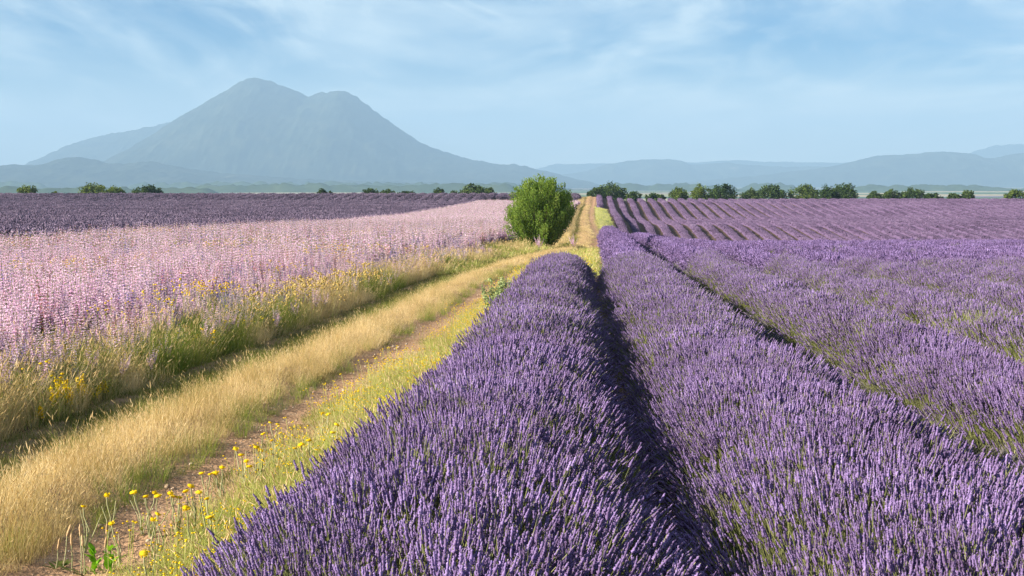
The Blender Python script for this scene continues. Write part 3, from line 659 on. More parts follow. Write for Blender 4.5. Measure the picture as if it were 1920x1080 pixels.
# ------------------------------------------------------------------ clary sage field
def edge_dist(x, y): return uc(y) - 1.18 - (x - xr(y))
def in_pink(x, y):
    u = x - xr(y); e = np.where((y > 47) & (y < 62), np.minimum(uc(y) - 1.62, -3.0), uc(y) - 1.18); e = e - .3 * fbm(y / 1.5, y * 0, 91, 2)
    return (u < e) & (u > -17.3 + .5 * (fbm(y / 5, y * 0, 92, 2) - .5)) & (y < 226)
def area_points(x0, x1, y0, y1, dens, test, m=1.2, add=1.2):
    """even random points over a strip given by x offsets from the first row"""
    n = rng.poisson((x1 - x0) * (y1 - y0) * dens); y = rng.uniform(y0, y1, n); x = xr(y) + rng.uniform(x0, x1, n)
    ok = inview(x, y, m, add) & test(x, y); x, y = x[ok], y[ok]
    return np.stack([x, y, G(x, y)], -1)
PN = area_points(-18, -3, 6, 32, 19, in_pink); PN = PN[rng.uniform(0, 1, len(PN)) < np.interp(edge_dist(PN[:, 0], PN[:, 1]), [.1, .8], [.35, 1])]; PN = PN[np.argsort(PN[:, 1])]
px = 960 + PN[:, 0] / PN[:, 1] * F
infr = (px > -40) & (px < 1960)
idx = np.where(infr)[0][:300]; rest = np.setdiff1d(np.arange(len(PN)), idx)
# six plants with their parts, copied for the 300 that show largest
protos = []
for v in range(6):
    mt = M['bractred'] if v == 5 else M['bractblue'] if v == 4 else M['bract']
    lay = clary_layout(5); mb = MB(); clary_leaves(mb, 10, .18, .38, 0); lf = mb.mesh('leaf_rosette', [M['claryleaf']])
    sp_m = []
    for k, (b, t) in enumerate(lay):
        mb = MB(); clary_spike(mb, b, t, 12, .034, 0, 6, .42 if k == 0 else .3); sp_m.append(mb.mesh('flower_spike', [mt, M['claryleaf']]))
    protos.append((lf, sp_m))
wts = np.array([.27, .25, .22, .18, .03, .05])
for q in idx:
    v = int(rng.choice(6, p=wts)); lf, sp_m = protos[v]
    t = empty('clary_sage', tuple(PN[q]), float(rng.uniform(0, 6.28))); t.scale = (float(rng.uniform(.86, 1.16) * np.interp(edge_dist(PN[q, 0], PN[q, 1]), [0, .5, 1.7], [.42, .62, 1])),) * 3
    t.rotation_euler = (float(rng.normal(0, .06)), float(rng.normal(.03, .06)), t.rotation_euler[2])
    kind = ('rose-red', 'one of the few rose-red') if v == 5 else ('violet', 'one of the few violet') if v == 4 else ('pink', '')
    tag(t, {5: 'rose-red clary sage plant among the pale pink ones at the near field edge', 4: 'violet-blue clary sage plant among the pale pink ones at the near field edge'}.get(v, 'pale pink clary sage plant at the near edge of the pink field'),
        'clary sage', {5: 'rose-red clary sage plants', 4: 'violet clary sage plants'}.get(v, 'pale pink clary sage plants at the field edge'))
    obj('leaf_rosette', lf, t)
    for m_ in sp_m: obj('flower_spike', m_, t)
def pick(n, nv, rare):  # the last variants are the rare colours
    return np.where(rng.uniform(0, 1, n) < rare, rng.integers(0, nv, n), rng.integers(0, nv, n))
mass = empty('clary_sage_field', (0, 0, 0)); tag(mass, 'sea of pale pink clary sage filling the field left of the track', 'clary sage field', kind='stuff')
scatter('clary_plants', CLA_N, PN[rest], None, None, rng.uniform(.82, 1.15, len(rest)) * np.interp(edge_dist(PN[rest, 0], PN[rest, 1]), [0, .5, 1.7], [.42, .62, 1]), mass)
PM = area_points(-18, -2, 32, 85, 13, in_pink); scatter('clary_plants', CLA_M, PM, None, None, rng.uniform(.82, 1.15, len(PM)) * np.interp(edge_dist(PM[:, 0], PM[:, 1]), [0, .5, 1.7], [.42, .62, 1]), mass)
PF = area_points(-18, 1, 85, 226, 7, in_pink); scatter('clary_plants', CLA_F, PF, None, None, rng.uniform(.7, 1.0, len(PF)), mass)
YP = area_points(-18, -3, 8, 60, 2.2, lambda x, y: in_pink(x, y) & (fbm(x / 2, y / 3, 410, 2) > .58)); YP[:, 2] += .55
scatter('yellow_sprigs', YEL_F, YP, None, None, rng.uniform(.6, 1.1, len(YP)), mass)

# ------------------------------------------------------------------ grasses
def strip(c, lo, hi, y0, y1, dens, cond=None):
    n = rng.poisson((hi - lo) * (y1 - y0) * dens); y = rng.uniform(y0, y1, n); w = rng.uniform(lo, hi, n)
    if cond is not None:
        k = cond(w, y); y, w = y[k], w[k]
    x = tx(y) + w if c == 't' else xr(y) + w
    ok = inview(x, y); x, y, w = x[ok], y[ok], w[ok]
    return np.stack([x, y, G(x, y) + .03], -1), w
def grass(name, label, sets):
    root = empty(name, (0, 0, 0)); tag(root, label, 'grass', kind='stuff')
    for grp, P, sc in sets:
        if len(P): scatter('grass_tufts', grp, P, None, None, sc, root)
    return root
# tall straw-coloured crest between the ruts
def crest(w, y): return np.abs(w + .05 * np.sin(y * .7)) < .39 + .13 * (fbm(y / 1.2, y * 0, 501, 2) - .5) * 2
sets = []
for y0, y1, dn, grp in ((4.5, 16, 150, DRY_N), (16, 34, 95, DRY_N), (34, 62, 34, DRY_F), (62, 250, 14, DRY_F)):
    P, w = strip('t', -.65, .65, y0, y1, dn, crest); hh = (1 - .45 * np.abs(w) / .6) * np.interp(P[:, 1], [0, 16, 24, 45, 70, 250], [.80, .70, .60, .52, .45, .4])
    sets.append((grp, P, rng.uniform(.7, 1.15, len(P)) * hh * np.where(rng.uniform(0, 1, len(P)) < .07, 1.45, 1) * (.8 + .4 * fbm(P[:, 0] * 1.5, P[:, 1] * .9, 577, 3))))
for y0, y1, dn in ((4.5, 16, 45), (16, 40, 30)):
    P, w = strip('t', -.6, .6, y0, y1, dn, lambda w, y: (np.abs(w) > .26) & (fbm(w * 2 + 9, y / 1.3, 611, 3) > .42)); sets.append((GRN_N, P, rng.uniform(.25, .5, len(P))))
grass('dry_grass', 'tall straw-coloured grass on the crest between the wheel ruts', sets)
# green and golden grass bank before the pink field
def bank(w, y): return w < -1.12 + .12 * (fbm(y / 1.1, y * 0, 511, 2) - .5) * 2
sets = []; sets2 = []
for y0, y1, dn, g1, g2 in ((6, 20, 105, GRN_N, DRY_N), (20, 36, 75, GRN_N, DRY_N), (36, 75, 26, GRN_F, DRY_F)):
    P, w = strip('t', -2.1, -.9, y0, y1, dn, bank); hh = np.interp(w, [-1.9, -1.5, -1.25, -.95], [1.05, 1.0, .62, .3]) * np.interp(P[:, 1], [0, 30, 60], [1.0, .95, .7])
    dry = fbm(P[:, 0] / 1.3, P[:, 1] / 2.5, 521, 3) + .1 * sstep(P[:, 1], 20, 34) > rng.uniform(.45, .67, len(P))
    sets.append((g1, P[~dry], (rng.uniform(.7, 1.15, len(P)) * hh)[~dry])); sets2.append((g2, P[dry], (rng.uniform(1.0, 1.6, len(P)) * hh)[dry]))
grass('bank_grass', 'long green grass bank between the left rut and pink flowers', sets)
grass('golden_grass', 'bleached golden grass mixed into the bank below the pink flowers', sets2)
# short turf in the left rut, thin in the right one
sets = []
def turf(w, y): return ((w < -.36) | (fbm(w * 2.3, y / 1.1, 531, 3) > .60) & (np.abs(w - .7) > .16)) 
for y0, y1, dn, grp in ((4.5, 15, 190, SHO_N), (15, 36, 110, SHO_N), (36, 80, 26, SHO_F), (80, 250, 9, SHO_F)):
    P, w = strip('t', -1.15, 1.1, y0, y1, dn, turf); sets.append((grp, P, rng.uniform(.6, 1.3, len(P)) * np.where(w > .4, .7, 1.0)))
grass('short_grass', 'short worn turf lining the left wheel rut', sets)
# pale flowery verge between the right rut and the first lavender row
def pal(w, y): return (w > uc(y) + 1.05 + .18 * (fbm(y / .9, y * 0, 541, 2) - .5) * 2) & (w < -.5)
sets = []; ysets = []
for y0, y1, dn, grp, yg, yd in ((4.5, 15, 150, PAL_N, YEL_N, 40), (15, 34, 95, PAL_N, YEL_N, 40)):
    P, w = strip('r', -2.4, -.45, y0, y1, dn, pal); sets.append((grp, P, rng.uniform(.7, 1.3, len(P)) * np.clip(.55 + (w - uc(P[:, 1]) - 1) * .8, .5, 1.2)))
    P, w = strip('r', -2.4, -.5, y0, y1, yd, pal); k = fbm(P[:, 0] / .6, P[:, 1] / 1.2, 551, 3) + .10 * sstep(w, -1.5, -.7) > .52; ysets.append((yg, P[k], rng.uniform(.7, 1.2, k.sum())))
def pal2(w, y): return (w > uc(y) + .95) & (w < verge_right(y) - xr(y) + .1)
P, w = strip('r', -1.5, 2.6, 33.5, 90, 26, pal2); sets.append((PAL_F, P, rng.uniform(.4, .9, len(P))))
P, w = strip('t', -1.7, -.9, 58, 240, 9); sets.append((DRY_F, P, rng.uniform(.5, 1.0, len(P))))
P, w = strip('r', .8, 2.6, 90, 212, 5, pal2); sets.append((PAL_F, P, rng.uniform(.4, .9, len(P))))
P, w = strip('r', -3.6, .6, 36, 58, 16, lambda w, y: np.abs(w - uc(y)) > .9); sets.append((PAL_F, P, rng.uniform(.7, 1.5, len(P))))
grass('verge_grass', 'pale yellow-green verge beside the first lavender row', sets)
P, w = strip('r', -1.5, .7, 33.5, 44, 5, pal2); ysets.append((YEL_F, P, rng.uniform(.6, 1, len(P))))
yw = empty('yellow_wildflowers', (0, 0, 0)); tag(yw, 'sprinkle of tiny yellow flowers along the pale verge by the lavender', 'wildflowers', kind='stuff')
for grp, P, s in ysets: scatter('yellow_sprigs', grp, P, None, None, s, yw)
P, w = strip('t', -1.95, -1.2, 19, 33, 4, lambda w, y: fbm(y / 3, y * 0, 561, 2) > .45)
P2, w = strip('t', -2.0, -1.3, 8, 19, 2.5)
ow = empty('golden_weeds', (0, 0, 0)); tag(ow, 'orange-gold seeding weeds in the bank below the pink field', 'weeds', kind='stuff')
scatter('orange_sprigs', ORA_F, P, None, None, rng.uniform(.8, 1.2, len(P)), ow)
scatter('yellow_sprigs', YEL_F, P2, None, None, rng.uniform(.8, 1.3, len(P2)), ow)

# ------------------------------------------------------------------ trees
def crown_mesh(rx, ry, rz, zc, leaf, nclump, per, mat, seed, flat=.55):
    mb = MB(); c = rdir(nclump) * (rng.uniform(.25, 1, nclump) ** .45)[:, None]
    c[:, 2] = np.where(c[:, 2] < -flat, -flat * rng.uniform(.4, 1, nclump), c[:, 2])
    C = c * np.array([rx, ry, rz]) * .82 + np.array([0, 0, zc]); cr = min(rx, rz) * rng.uniform(.22, .40, nclump)
    d = rdir(nclump * per); P = np.repeat(C, per, 0) + d * (np.repeat(cr, per) * rng.uniform(.45, 1.08, nclump * per))[:, None]
    n = len(P); s = leaf * rng.uniform(.6, 1.4, n); U = rdir(n); W = unit(np.cross(U, rdir(n)))
    V, Fc = cards(P, U * s[:, None], W * (s * .42)[:, None]); tn = np.clip(np.repeat(rng.uniform(.2, .8, nclump), per) + rng.normal(0, .15, n), 0, 1)
    mb.add(V, Fc, 0, np.repeat(tn, 6)); return mb.mesh('crown', [mat])
def trunk_mesh(h, r, rx, nlimb):
    mb = MB(); k = 6; t = np.linspace(0, 1, k)
    C = np.stack([np.cumsum(rng.normal(0, .05 * h / k, k)), np.cumsum(rng.normal(0, .05 * h / k, k)), t * h], -1)
    V, Fc = tubes(C[None], (r * (1 - .6 * t))[None], 7); mb.add(V, Fc, 0, rng.uniform(0, 1, len(V)))
    limbs = []
    for q in range(nlimb):
        b = C[rng.integers(2, k)]; a = rng.uniform(0, 6.28); e = b + np.array([math.cos(a) * rx * .6, math.sin(a) * rx * .6, rng.uniform(.2, .5) * h])
        V, Fc = tubes(np.stack([b, (b + e) / 2 + [0, 0, -.05 * h], e])[None], np.array([[.5, .35, .1]]) * r, 5); lm = MB(); lm.add(V, Fc, 0, rng.uniform(0, 1, len(V))); limbs.append(lm.mesh('limb', [M['bark']], True))
    return mb.mesh('trunk', [M['bark']], True), limbs
TREES = [  # photo x, top y, half width, light leaf, label
    (53, 345.5, 16, 1, 'small round bright green tree standing alone at the far left skyline'),
    (105, 358.5, 5, 1, 'tiny green shrub between the two leftmost skyline trees'),
    (176, 343, 25, 1, 'wide mid-green tree, left half of the left skyline clump'),
    (214, 349, 22, 1, 'low bushy tree filling the middle of the left skyline clump'),
    (274, 346, 31, 0, 'dark green tree on the skyline ending the left clump'),
    (606, 354, 9, 0, 'small dark bush alone on the skyline under the mountain'),
    (622, 358, 6, 0, 'tiny bush just right of the small lone skyline bush'),
    (695, 352, 18, 0, 'low dark tree leading the skyline trees left of the bush'),
    (727, 355, 14, 0, 'small grey-green tree second in the skyline trees left of the bush'),
    (762, 357, 17, 0, 'very low shrub in the middle of the skyline trees left of the bush'),
    (826, 353, 15, 0, 'small round tree left of the large dark tree near the bush'),
    (852, 357, 12, 0, 'low shrub tucked against the large dark tree near the bush'),
    (888, 344, 26, 0, 'large dark tree on the skyline just left of the green bush'),
    (918, 351, 15, 0, 'lower right shoulder tree beside the large dark tree near the bush'),
    (1122, 350, 20, 0, 'lower left tree of the clump right of the green bush'),
    (1148, 340.5, 27, 0, 'tall round dark tree just right of the green bush and track'),
    (1188, 357, 14, 0, 'low bush right of the tall dark tree by the track'),
    (1228, 361, 20, 0, 'thin scrub line between the track tree and lavender skyline clump'),
    (1273, 351, 17, 1, 'small light green tree starting the clumps on the right skyline'),
    (1314, 344.5, 17, 1, 'olive green tree with pointed top on the right skyline'),
    (1353, 344.5, 28, 0, 'round green tree beside the pointed olive one'),
    (1405, 352, 17, 0, 'low left shoulder of the long dark hedge of trees'),
    (1446, 346, 30, 0, 'broad dark tree in the left part of the long dark clump'),
    (1505, 344.5, 28, 1, 'lighter olive tree in the middle of the long dark clump'),
    (1552, 347.5, 20, 0, 'dense dark tree right of the olive tree in the long clump'),
    (1584, 343.5, 21, 0, 'tall dark tree closing the right end of the long clump'),
    (1640, 358.5, 14, 0, 'low shrub right of the gap after the long dark clump'),
    (1672, 355.5, 18, 0, 'low green tree left of the domed skyline tree'),
    (1709, 351.5, 23, 0, 'domed green tree among the low trees on the right skyline'),
    (1746, 361, 17, 0, 'very low scrub trailing off right of the domed tree'),
    (1788, 362, 12, 0, 'tiny scrub left of the lone small tree near the right edge'),
    (1812, 356, 13, 0, 'lone small dark tree near the right edge of the skyline'),
    (1903, 356.5, 20, 1, 'spreading grey-green tree cut by the right edge'),
]
for i, (px, py, hw, lt, lab) in enumerate(TREES):
    d = 266 + hw * 1.6 + rng.uniform(-6, 6); x = (px - 960) / F * d; g = float(G(x, d)); top = EYE + (HZ - py) / F * d
    h = max(top - g, 1.2) * 1.0; w = hw / F * d * 1.25
    t = empty('tree' if hw > 10 else 'shrub', (x, d, g), rng.uniform(0, 6.28)); tag(t, lab, 'tree' if hw > 10 else 'shrub', 'trees on the skyline')
    rz = h * .5; zc = h * .5
    nc = int(20 + hw * 1.6)
    obj('crown', crown_mesh(w, w * .9, rz, zc, .19 + .004 * hw, nc, 60, M['treelight' if lt else 'tree'], i, .8), t)
    tm, lms = trunk_mesh(max(zc, .5), max(.05, h * .03), w, 4); tr = obj('trunk', tm, t)
    for lm in lms: obj('limb', lm, tr)

# the tall bush beside the track
BX, BY = at(1013, 0, d=57.0); BZ = float(G(BX, BY))
bush = empty('roadside_bush', (BX, BY, BZ)); tag(bush, 'big upright bright green bush standing beside the bend of the track', 'bush')
H, RW = 3.02, 1.43
nsh = 150; mbL = MB(); mbS = MB()
for q in range(nsh):
    a = q * 2.39996; rr = math.sqrt((q + .5) / nsh); r = rr * RW
    ex = r * math.cos(a); ey = r * math.sin(a)
    h = H * (1 - .30 * rr ** 2.2) * rng.uniform(.72, 1.0) - .18 * abs(ex - .12) * (1 if ex < 0 else .8)
    if q % 6 == 0: h = H * rng.uniform(.90, .99) * (1 - .24 * rr ** 2); 
    if rng.uniform() < .34 and rr > .5: h *= rng.uniform(.55, .88)
    t = np.linspace(0, 1, 8); sx = np.sign(ex)
    path = np.stack([ex * (.10 + .90 * t ** .72), ey * (.10 + .90 * t ** .72), h * t ** 1.05], -1)
    path[:, :2] += rng.normal(0, .02, (8, 2))
    V, Fc = tubes(path[None], (np.interp(t, [0, 1], [.022, .004]) * rng.uniform(.7, 1.3))[None], 5); mbS.add(V, Fc, 0, rng.uniform(0, 1, len(V)))
    nl = int(620 * (.6 + .6 * h / H)); tl = .10 + .92 * rng.uniform(0, 1, nl) ** .8
    c = np.stack([np.interp(tl, t, path[:, k]) for k in range(3)], -1); c[:, 2] += np.maximum(tl - 1, 0) * h
    env = np.interp(tl, [.1, .3, .75, 1.02], [.04, .17, .20, .10]); o = rdir(nl) * (env * rng.uniform(.2, 1, nl) ** .5)[:, None]
    P = c + o; U = unit(unit(o) * .6 + np.array([0, 0, .9]) + rng.normal(0, .35, (nl, 3))); W = unit(np.cross(U, rdir(nl))); s = rng.uniform(.035, .07, nl)
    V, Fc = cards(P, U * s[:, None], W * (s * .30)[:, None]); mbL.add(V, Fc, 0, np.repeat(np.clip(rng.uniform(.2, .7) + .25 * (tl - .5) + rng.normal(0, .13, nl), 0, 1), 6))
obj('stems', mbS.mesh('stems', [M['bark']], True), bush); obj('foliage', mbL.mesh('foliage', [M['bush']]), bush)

# grey-green sapling shrub half way along the verge
SX, SY = at(922, 0, d=22.3); s_ = empty('sapling_shrub', (SX, SY, float(G(SX, SY)))); tag(s_, 'small grey-green thorny shrub leaning from the verge onto the first lavender row', 'shrub')
mbS, mbL = MB(), MB()
for q in range(17):
    a = rng.uniform(0, 6.28); r = rng.uniform(.08, .33); h = rng.uniform(.35, .66)
    e = np.array([math.cos(a) * r + .05, math.sin(a) * r, h])
    if q < 4: e = np.array([rng.uniform(.25, .42), rng.uniform(-.12, .08), rng.uniform(.38, .46)])
    t = np.linspace(0, 1, 5); pth = e[None] * t[:, None]; pth[:, :2] *= (t ** .5)[:, None]
    V, Fc = tubes(pth[None], np.interp(t, [0, 1], [.012, .003])[None], 5); mbS.add(V, Fc, 0, rng.uniform(0, 1, len(V)))
    nl = 150; tl = .3 + .72 * rng.uniform(0, 1, nl); c = np.stack([np.interp(tl, t, pth[:, k]) for k in range(3)], -1)
    P = c + rdir(nl) * rng.uniform(0, .07, nl)[:, None]; U = unit(rdir(nl) + np.array([0, 0, .6])); W = unit(np.cross(U, rdir(nl))); sz = rng.uniform(.02, .042, nl)
    V, Fc = cards(P, U * sz[:, None], W * (sz * .4)[:, None]); mbL.add(V, Fc, 0, np.repeat(rng.uniform(0, 1, nl), 6))
obj('stems', mbS.mesh('stems', [M['bark']], True), s_); obj('foliage', mbL.mesh('foliage', [M['shrub']]), s_)

# two clary sage plants gone wild by the bush
for px, d, lab in ((1010, 50.5, 'lone pink clary sage plant in front of the green bush'), (1074, 52, 'lone pink clary sage plant between the green bush and the lavender')):
    x = (px - 960) / F * d; lf, sm = protos[0]; t = empty('clary_sage', (x, d, float(G(x, d))), 1.0); t.scale = (1.0, 1.0, .85); tag(t, lab, 'clary sage', 'stray clary sage by the bush')
    obj('leaf_rosette', lf, t)
    for m_ in sm: obj('flower_spike', m_, t)

# ------------------------------------------------------------------ wild flowers and weeds by the near end of the track
def button_head(r):
    mb = MB(); t = np.array([0, .25, .6, .85, 1]); C = np.stack([np.zeros(5), np.zeros(5), (t - .3) * r * .85], -1)
    V, Fc = tubes(C[None], np.array([[.35, .9, 1.0, .75, .15]]) * r, 9); V += rng.normal(0, r * .06, V.shape); mb.add(V, Fc, 0, rng.uniform(.2, 1, len(V)))
    n = 26; a = rng.uniform(0, 6.28, n); o = np.stack([np.cos(a), np.sin(a), rng.uniform(-.1, .5, n)], -1); P = o * r * .8; W = unit(np.cross(o, [0, 0, 1.]))
    V, Fc = cards(P, o * r * .55, W * r * .16); mb.add(V, Fc, 0, np.repeat(rng.uniform(.3, 1, n), 6)); return mb.mesh('flower_head', [M['yellow']])
HEADS = [button_head(.0165), button_head(.014), button_head(.018)]
# heads as seen in the photograph; each plant carries one to three of them
YF = [([(145, 957)], 'yellow button flower leaning left over the right rut, nearest the picture edge'),
      ([(241, 930)], 'tallest single yellow button flower on a forked pale stalk'),
      ([(264, 938), (281, 931), (287, 937)], 'yellow flower plant with three buttons crossing over the bare rut'),
      ([(311, 932), (315, 938), (327, 940)], 'yellow flower plant with three close heads right of the forked stalk'),
      ([(190, 935)], 'small half-open yellow flower against the dry grass crest'),
      ([(198, 990)], 'short yellow flower with a bud beside the plantain stalks'),
      ([(277, 982), (286, 972)], 'low pair of yellow heads over the bare rut'),
      ([(340, 928), (350, 918)], 'yellow pair on thin stems at the edge of the pale verge'),
      ([(371, 893), (387, 895)], 'yellow pair standing just right of the rut'),
      ([(380, 942), (365, 930)], 'yellow pair deeper in the pale verge'),
      ([(340, 960)], 'single low yellow head in the pale verge'),
      ([(397, 893), (410, 882)], 'yellow pair in front of the dry grass crest end'),
      ([(385, 978)], 'single yellow flower close to the first lavender row'),
      ([(436, 846)], 'lone yellow head against the dark foot of the dry crest'),
      ([(446, 858), (456, 870), (462, 880)], 'taller yellow plant with three stacked heads half way up the verge'),
      ([(475, 843), (488, 818)], 'yellow plant with one high and one low head'),
      ([(502, 796), (516, 799)], 'yellow pair at the edge of the rut farther along'),
      ([(505, 830), (486, 850)], 'yellow plant by the middle of the verge'),
      ([(602, 778), (612, 780)], 'yellow pair farthest along the rut edge'),
      ([(560, 838), (575, 830), (548, 845)], 'cluster of three yellow heads near the lavender edge'),
      ([(620, 815), (628, 800)], 'yellow heads touching the first lavender row'),
      ([(258, 1048)], 'low yellow flower at the bottom beside the fresh green weed')]
for heads, lab in YF:
    hx, hy = heads[0]; hh = .27; d = (EYE - hh) * F / (hy - HZ)
    for _ in range(6):
        x = (hx - 960) / F * d; g = float(G(x, d)); d = (EYE - g - hh) * F / (hy - HZ)
    bx = x + rng.uniform(.0, .05); base = np.array([bx, d, float(G(bx, d)) + .02])
    t = empty('yellow_wildflower', tuple(base)); tag(t, lab, 'wildflower', 'yellow button flowers along the right rut')
    mb = MB(); tips = []
    for (qx, qy) in heads:
        dd = d + rng.uniform(-.04, .04); p = np.array([(qx - 960) / F * dd, dd, EYE + (HZ - qy) / F * dd]) - base; tips.append(p)
        mid = p * .5 + np.array([rng.normal(0, .015), 0, .0]); V, Fc = tubes(np.stack([p * 0, p * .25 + (mid - p * .5) * .5, mid, p * .8, p])[None], np.array([[.0045, .0042, .004, .0035, .0035]]), 5); mb.add(V, Fc, 0, rng.uniform(.2, .9, len(V)))
    for q in range(3):   # bare side stalks
        e = np.array([rng.normal(0, .06), rng.normal(0, .03), rng.uniform(.12, .26)]); V, Fc = tubes(np.stack([e * 0, e * .5 + [.01, 0, .02], e])[None], np.array([[.0035, .003, .002]]), 4); mb.add(V, Fc, 0, rng.uniform(.3, 1, len(V)))
    obj('stalk', mb.mesh('stalk', [M['stalk']], True), t)
    n = 12; a = rng.uniform(0, 6.28, n); o = np.stack([np.cos(a), np.sin(a), rng.uniform(.2, 1.2, n)], -1); P = np.stack([o[:, 0] * .005, o[:, 1] * .005, rng.uniform(.0, .1, n)], -1); s = rng.uniform(.03, .06, n)
    V, Fc = cards(P, unit(o) * s[:, None], unit(np.cross(o, [0, 0, 1.])) * (s * .12)[:, None]); mb = MB(); mb.add(V, Fc, 0, np.repeat(rng.uniform(0, 1, n), 6)); obj('leaves', mb.mesh('leaves', [M['pale']]), t)
    for p in tips:
        o = obj('flower_head', HEADS[int(rng.integers(0, 3))], t, tuple(p)); o.rotation_euler = (rng.normal(0, .25), rng.normal(0, .25), rng.uniform(0, 6)); 
# plantain stalks
PLN = [(90, 1016, 1062, 'plantain stalk farthest left over the bare dirt'), (104, 990, 1058, 'plantain stalk with a bent slanting head'), (120, 1008, 1066, 'straight plantain stalk standing alone between its neighbours'),
       (138, 990, 1070, 'tall plantain stalk left of the fresh green weed'), (144, 1010, 1075, 'short plantain stalk overlapping the tall one'), (180, 1012, 1072, 'plantain stalk rising over the fresh green weed'), (187, 988, 1066, 'tall plantain stalk right of the yellow bud')]
for px, ty_, by_, lab in PLN:
    d = EYE * F / (by_ + 22 - HZ); x = (px - 960) / F * d; b = np.array([x, d, float(G(x, d)) + .03]); top = EYE + (HZ - ty_) / F * d - b[2]
    t = empty('plantain', tuple(b)); tag(t, lab, 'plantain', 'plantain stalks at the bottom of the track')
    sl = rng.normal(0, .012) + (.03 if 'slanting' in lab else 0); tp = np.array([sl, 0, top]); hb = tp - np.array([sl * .5, 0, .062])
    mb = MB(); V, Fc = tubes(np.stack([tp * 0, hb * .5 + [.004, 0, 0], hb])[None], np.array([[.0032, .003, .0026]]), 5); mb.add(V, Fc, 0, .5); obj('stalk', mb.mesh('stalk', [M['stalk']], True), t)
    mb = MB(); tt = np.linspace(0, 1, 9); V, Fc = tubes((hb + (tp - hb) * tt[:, None])[None], (np.interp(tt, [0, .15, .8, 1], [.5, 1, .9, .2]) * .0062 * rng.uniform(.85, 1.15, 9))[None], 7); V += rng.normal(0, .0006, V.shape); mb.add(V, Fc, 0, rng.uniform(0, 1, len(V))); obj('seed_head', mb.mesh('seed_head', [M['plantain']]), t)
    mb = MB(); n = 5; a = rng.uniform(0, 6.28, n); o = np.stack([np.cos(a), np.sin(a), np.full(n, .35)], -1); V, Fc = cards(o * .004, o * .07, unit(np.cross(o, [0, 0, 1.])) * .009); mb.add(V, Fc, 0, .4); obj('leaves', mb.mesh('leaves', [M['short']]), t)
# fresh bright weed, two shoots
for px, by_, hgt, lab in ((163, 1098, .135, 'bright green leafy weed at the bottom edge, left shoot'), (194, 1100, .15, 'bright green upright leafy weed at the bottom edge, right shoot')):
    d = EYE * F / (by_ - HZ); x = (px - 960) / F * d; t = empty('leafy_weed', (x, d, float(G(x, d)) + .03)); tag(t, lab, 'weed', 'fresh green weeds')
    mb = MB(); V, Fc = tubes(np.array([[0, 0, 0], [.005, 0, hgt * .5], [0, 0, hgt]])[None], np.array([[.004, .0035, .002]]), 6); mb.add(V, Fc, 0, .4); obj('stem', mb.mesh('stem', [M['weed']], True), t)
    n = 16; up = 1.8 if 'right' in lab else .7
    for q in range(n):
        a = rng.uniform(0, 6.28); o = unit(np.array([[math.cos(a), math.sin(a), rng.uniform(.3, 1) * up]])); s = rng.uniform(.04, .065)
        mb = MB(); V, Fc = cards(np.zeros((1, 3)), o * s, unit(np.cross(o, [[0, 0, 1.]])) * s * .3); mb.add(V, Fc, 0, rng.uniform(0, 1)); obj('leaf', mb.mesh('leaf', [M['weed']]), t, (0, 0, hgt * (.15 + .85 * q / n)))
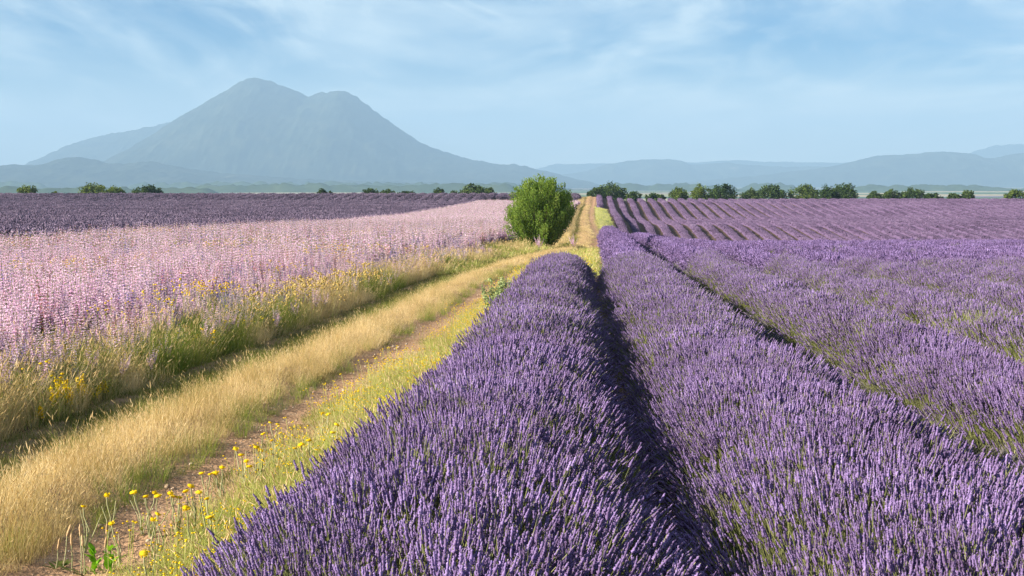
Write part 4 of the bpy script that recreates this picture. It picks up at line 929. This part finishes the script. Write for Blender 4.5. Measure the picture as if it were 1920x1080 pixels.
# tall yellow flowering weeds in the bank at left
for px, py, lab in ((93, 735, 'yellow spire weed left of a pair in the grass bank'), (112, 727, 'tall yellow spire weed in the grass bank below the pink flowers'), (122, 738, 'yellow spire weed right behind the tall one'), (147, 722, 'slim yellow spire weed high in the bank'),
                    (172, 752, 'yellow spire weed left of the rightmost one'), (192, 748, 'rightmost yellow spire weed of the bank clump'), (122, 775, 'low yellow spire weed under the tall one'), (65, 812, 'small low yellow weed at the left foot of the bank')):
    dd = np.arange(8, 16, .01); d = float(dd[np.argmin(np.abs((px - 960) / F * dd - tx(dd) + 1.22))]); x = (px - 960) / F * d; hh = max(.2, EYE + (HZ - py) / F * d - float(G(x, d)) + .07)
    t = empty('yellow_spire_weed', (x, d, float(G(x, d)) + .02)); tag(t, lab, 'weed', 'yellow spire weeds in the bank')
    mb = MB()
    for q in range(3):
        e = np.array([rng.normal(0, .03), rng.normal(0, .03), hh * rng.uniform(.8, 1.02)]); V, Fc = tubes(np.stack([e * 0, e * .5, e])[None], np.array([[.004, .0035, .002]]), 4); mb.add(V, Fc, 1, .5)
        n = 55; tl = rng.uniform(.55, 1, n); P = e[None] * tl[:, None] + rdir(n) * (.034 * (1.25 - tl))[:, None] * rng.uniform(.3, 1.3, n)[:, None]; U = rdir(n) * .017; V, Fc = cards(P, U, unit(np.cross(U, rdir(n))) * .007); mb.add(V, Fc, 0, np.repeat(rng.uniform(0, 1, n), 6))
    obj('flower_spire', mb.mesh('flower_spire', [M['yellow'], M['green']]), t)
    mb = MB(); n = 16; a = rng.uniform(0, 6.28, n); o = np.stack([np.cos(a), np.sin(a), rng.uniform(.1, 1, n)], -1); V, Fc = cards(np.stack([o[:, 0] * .01, o[:, 1] * .01, rng.uniform(.05, .28, n)], -1), unit(o) * .07, unit(np.cross(o, [0, 0, 1.])) * .008); mb.add(V, Fc, 0, np.repeat(rng.uniform(0, .6, n), 6)); obj('leaves', mb.mesh('leaves', [M['green']]), t)

# ------------------------------------------------------------------ small stones in the bare rut
def pebble():
    mb = MB(); t = np.array([-1, -.6, 0, .6, 1.]); C = np.stack([t * 0, t * 0, t * .55], -1)
    V, Fc = tubes(C[None], np.array([[.12, .8, 1, .75, .1]]), 7); V = V * np.array([1, rng.uniform(.6, 1), 1]) + rng.normal(0, .1, V.shape); mb.add(V, Fc, 0, rng.uniform(0, 1, len(V))); return mb.mesh('pebble', [M['stone']])
M['stone'] = plant_mat('limestone', [(0.0, (.20, .13, .085)), (.5, (.36, .26, .18)), (1, (.55, .47, .38))], (.3, .7, .2), 3.0, 0)
PEB = scatter_group('pebbles', [pebble() for _ in range(5)])
st = empty('gravel', (0, 0, 0)); tag(st, 'loose small stones and clods in the bare right wheel rut', 'gravel', kind='stuff')
P, w = strip('t', .42, 1.05, 5, 30, 130); P[:, 2] += .012; scatter('stones', PEB, P, None, None, rng.uniform(.003, .010, len(P)) * np.where(rng.uniform(0, 1, len(P)) < .05, 2.4, 1), st)
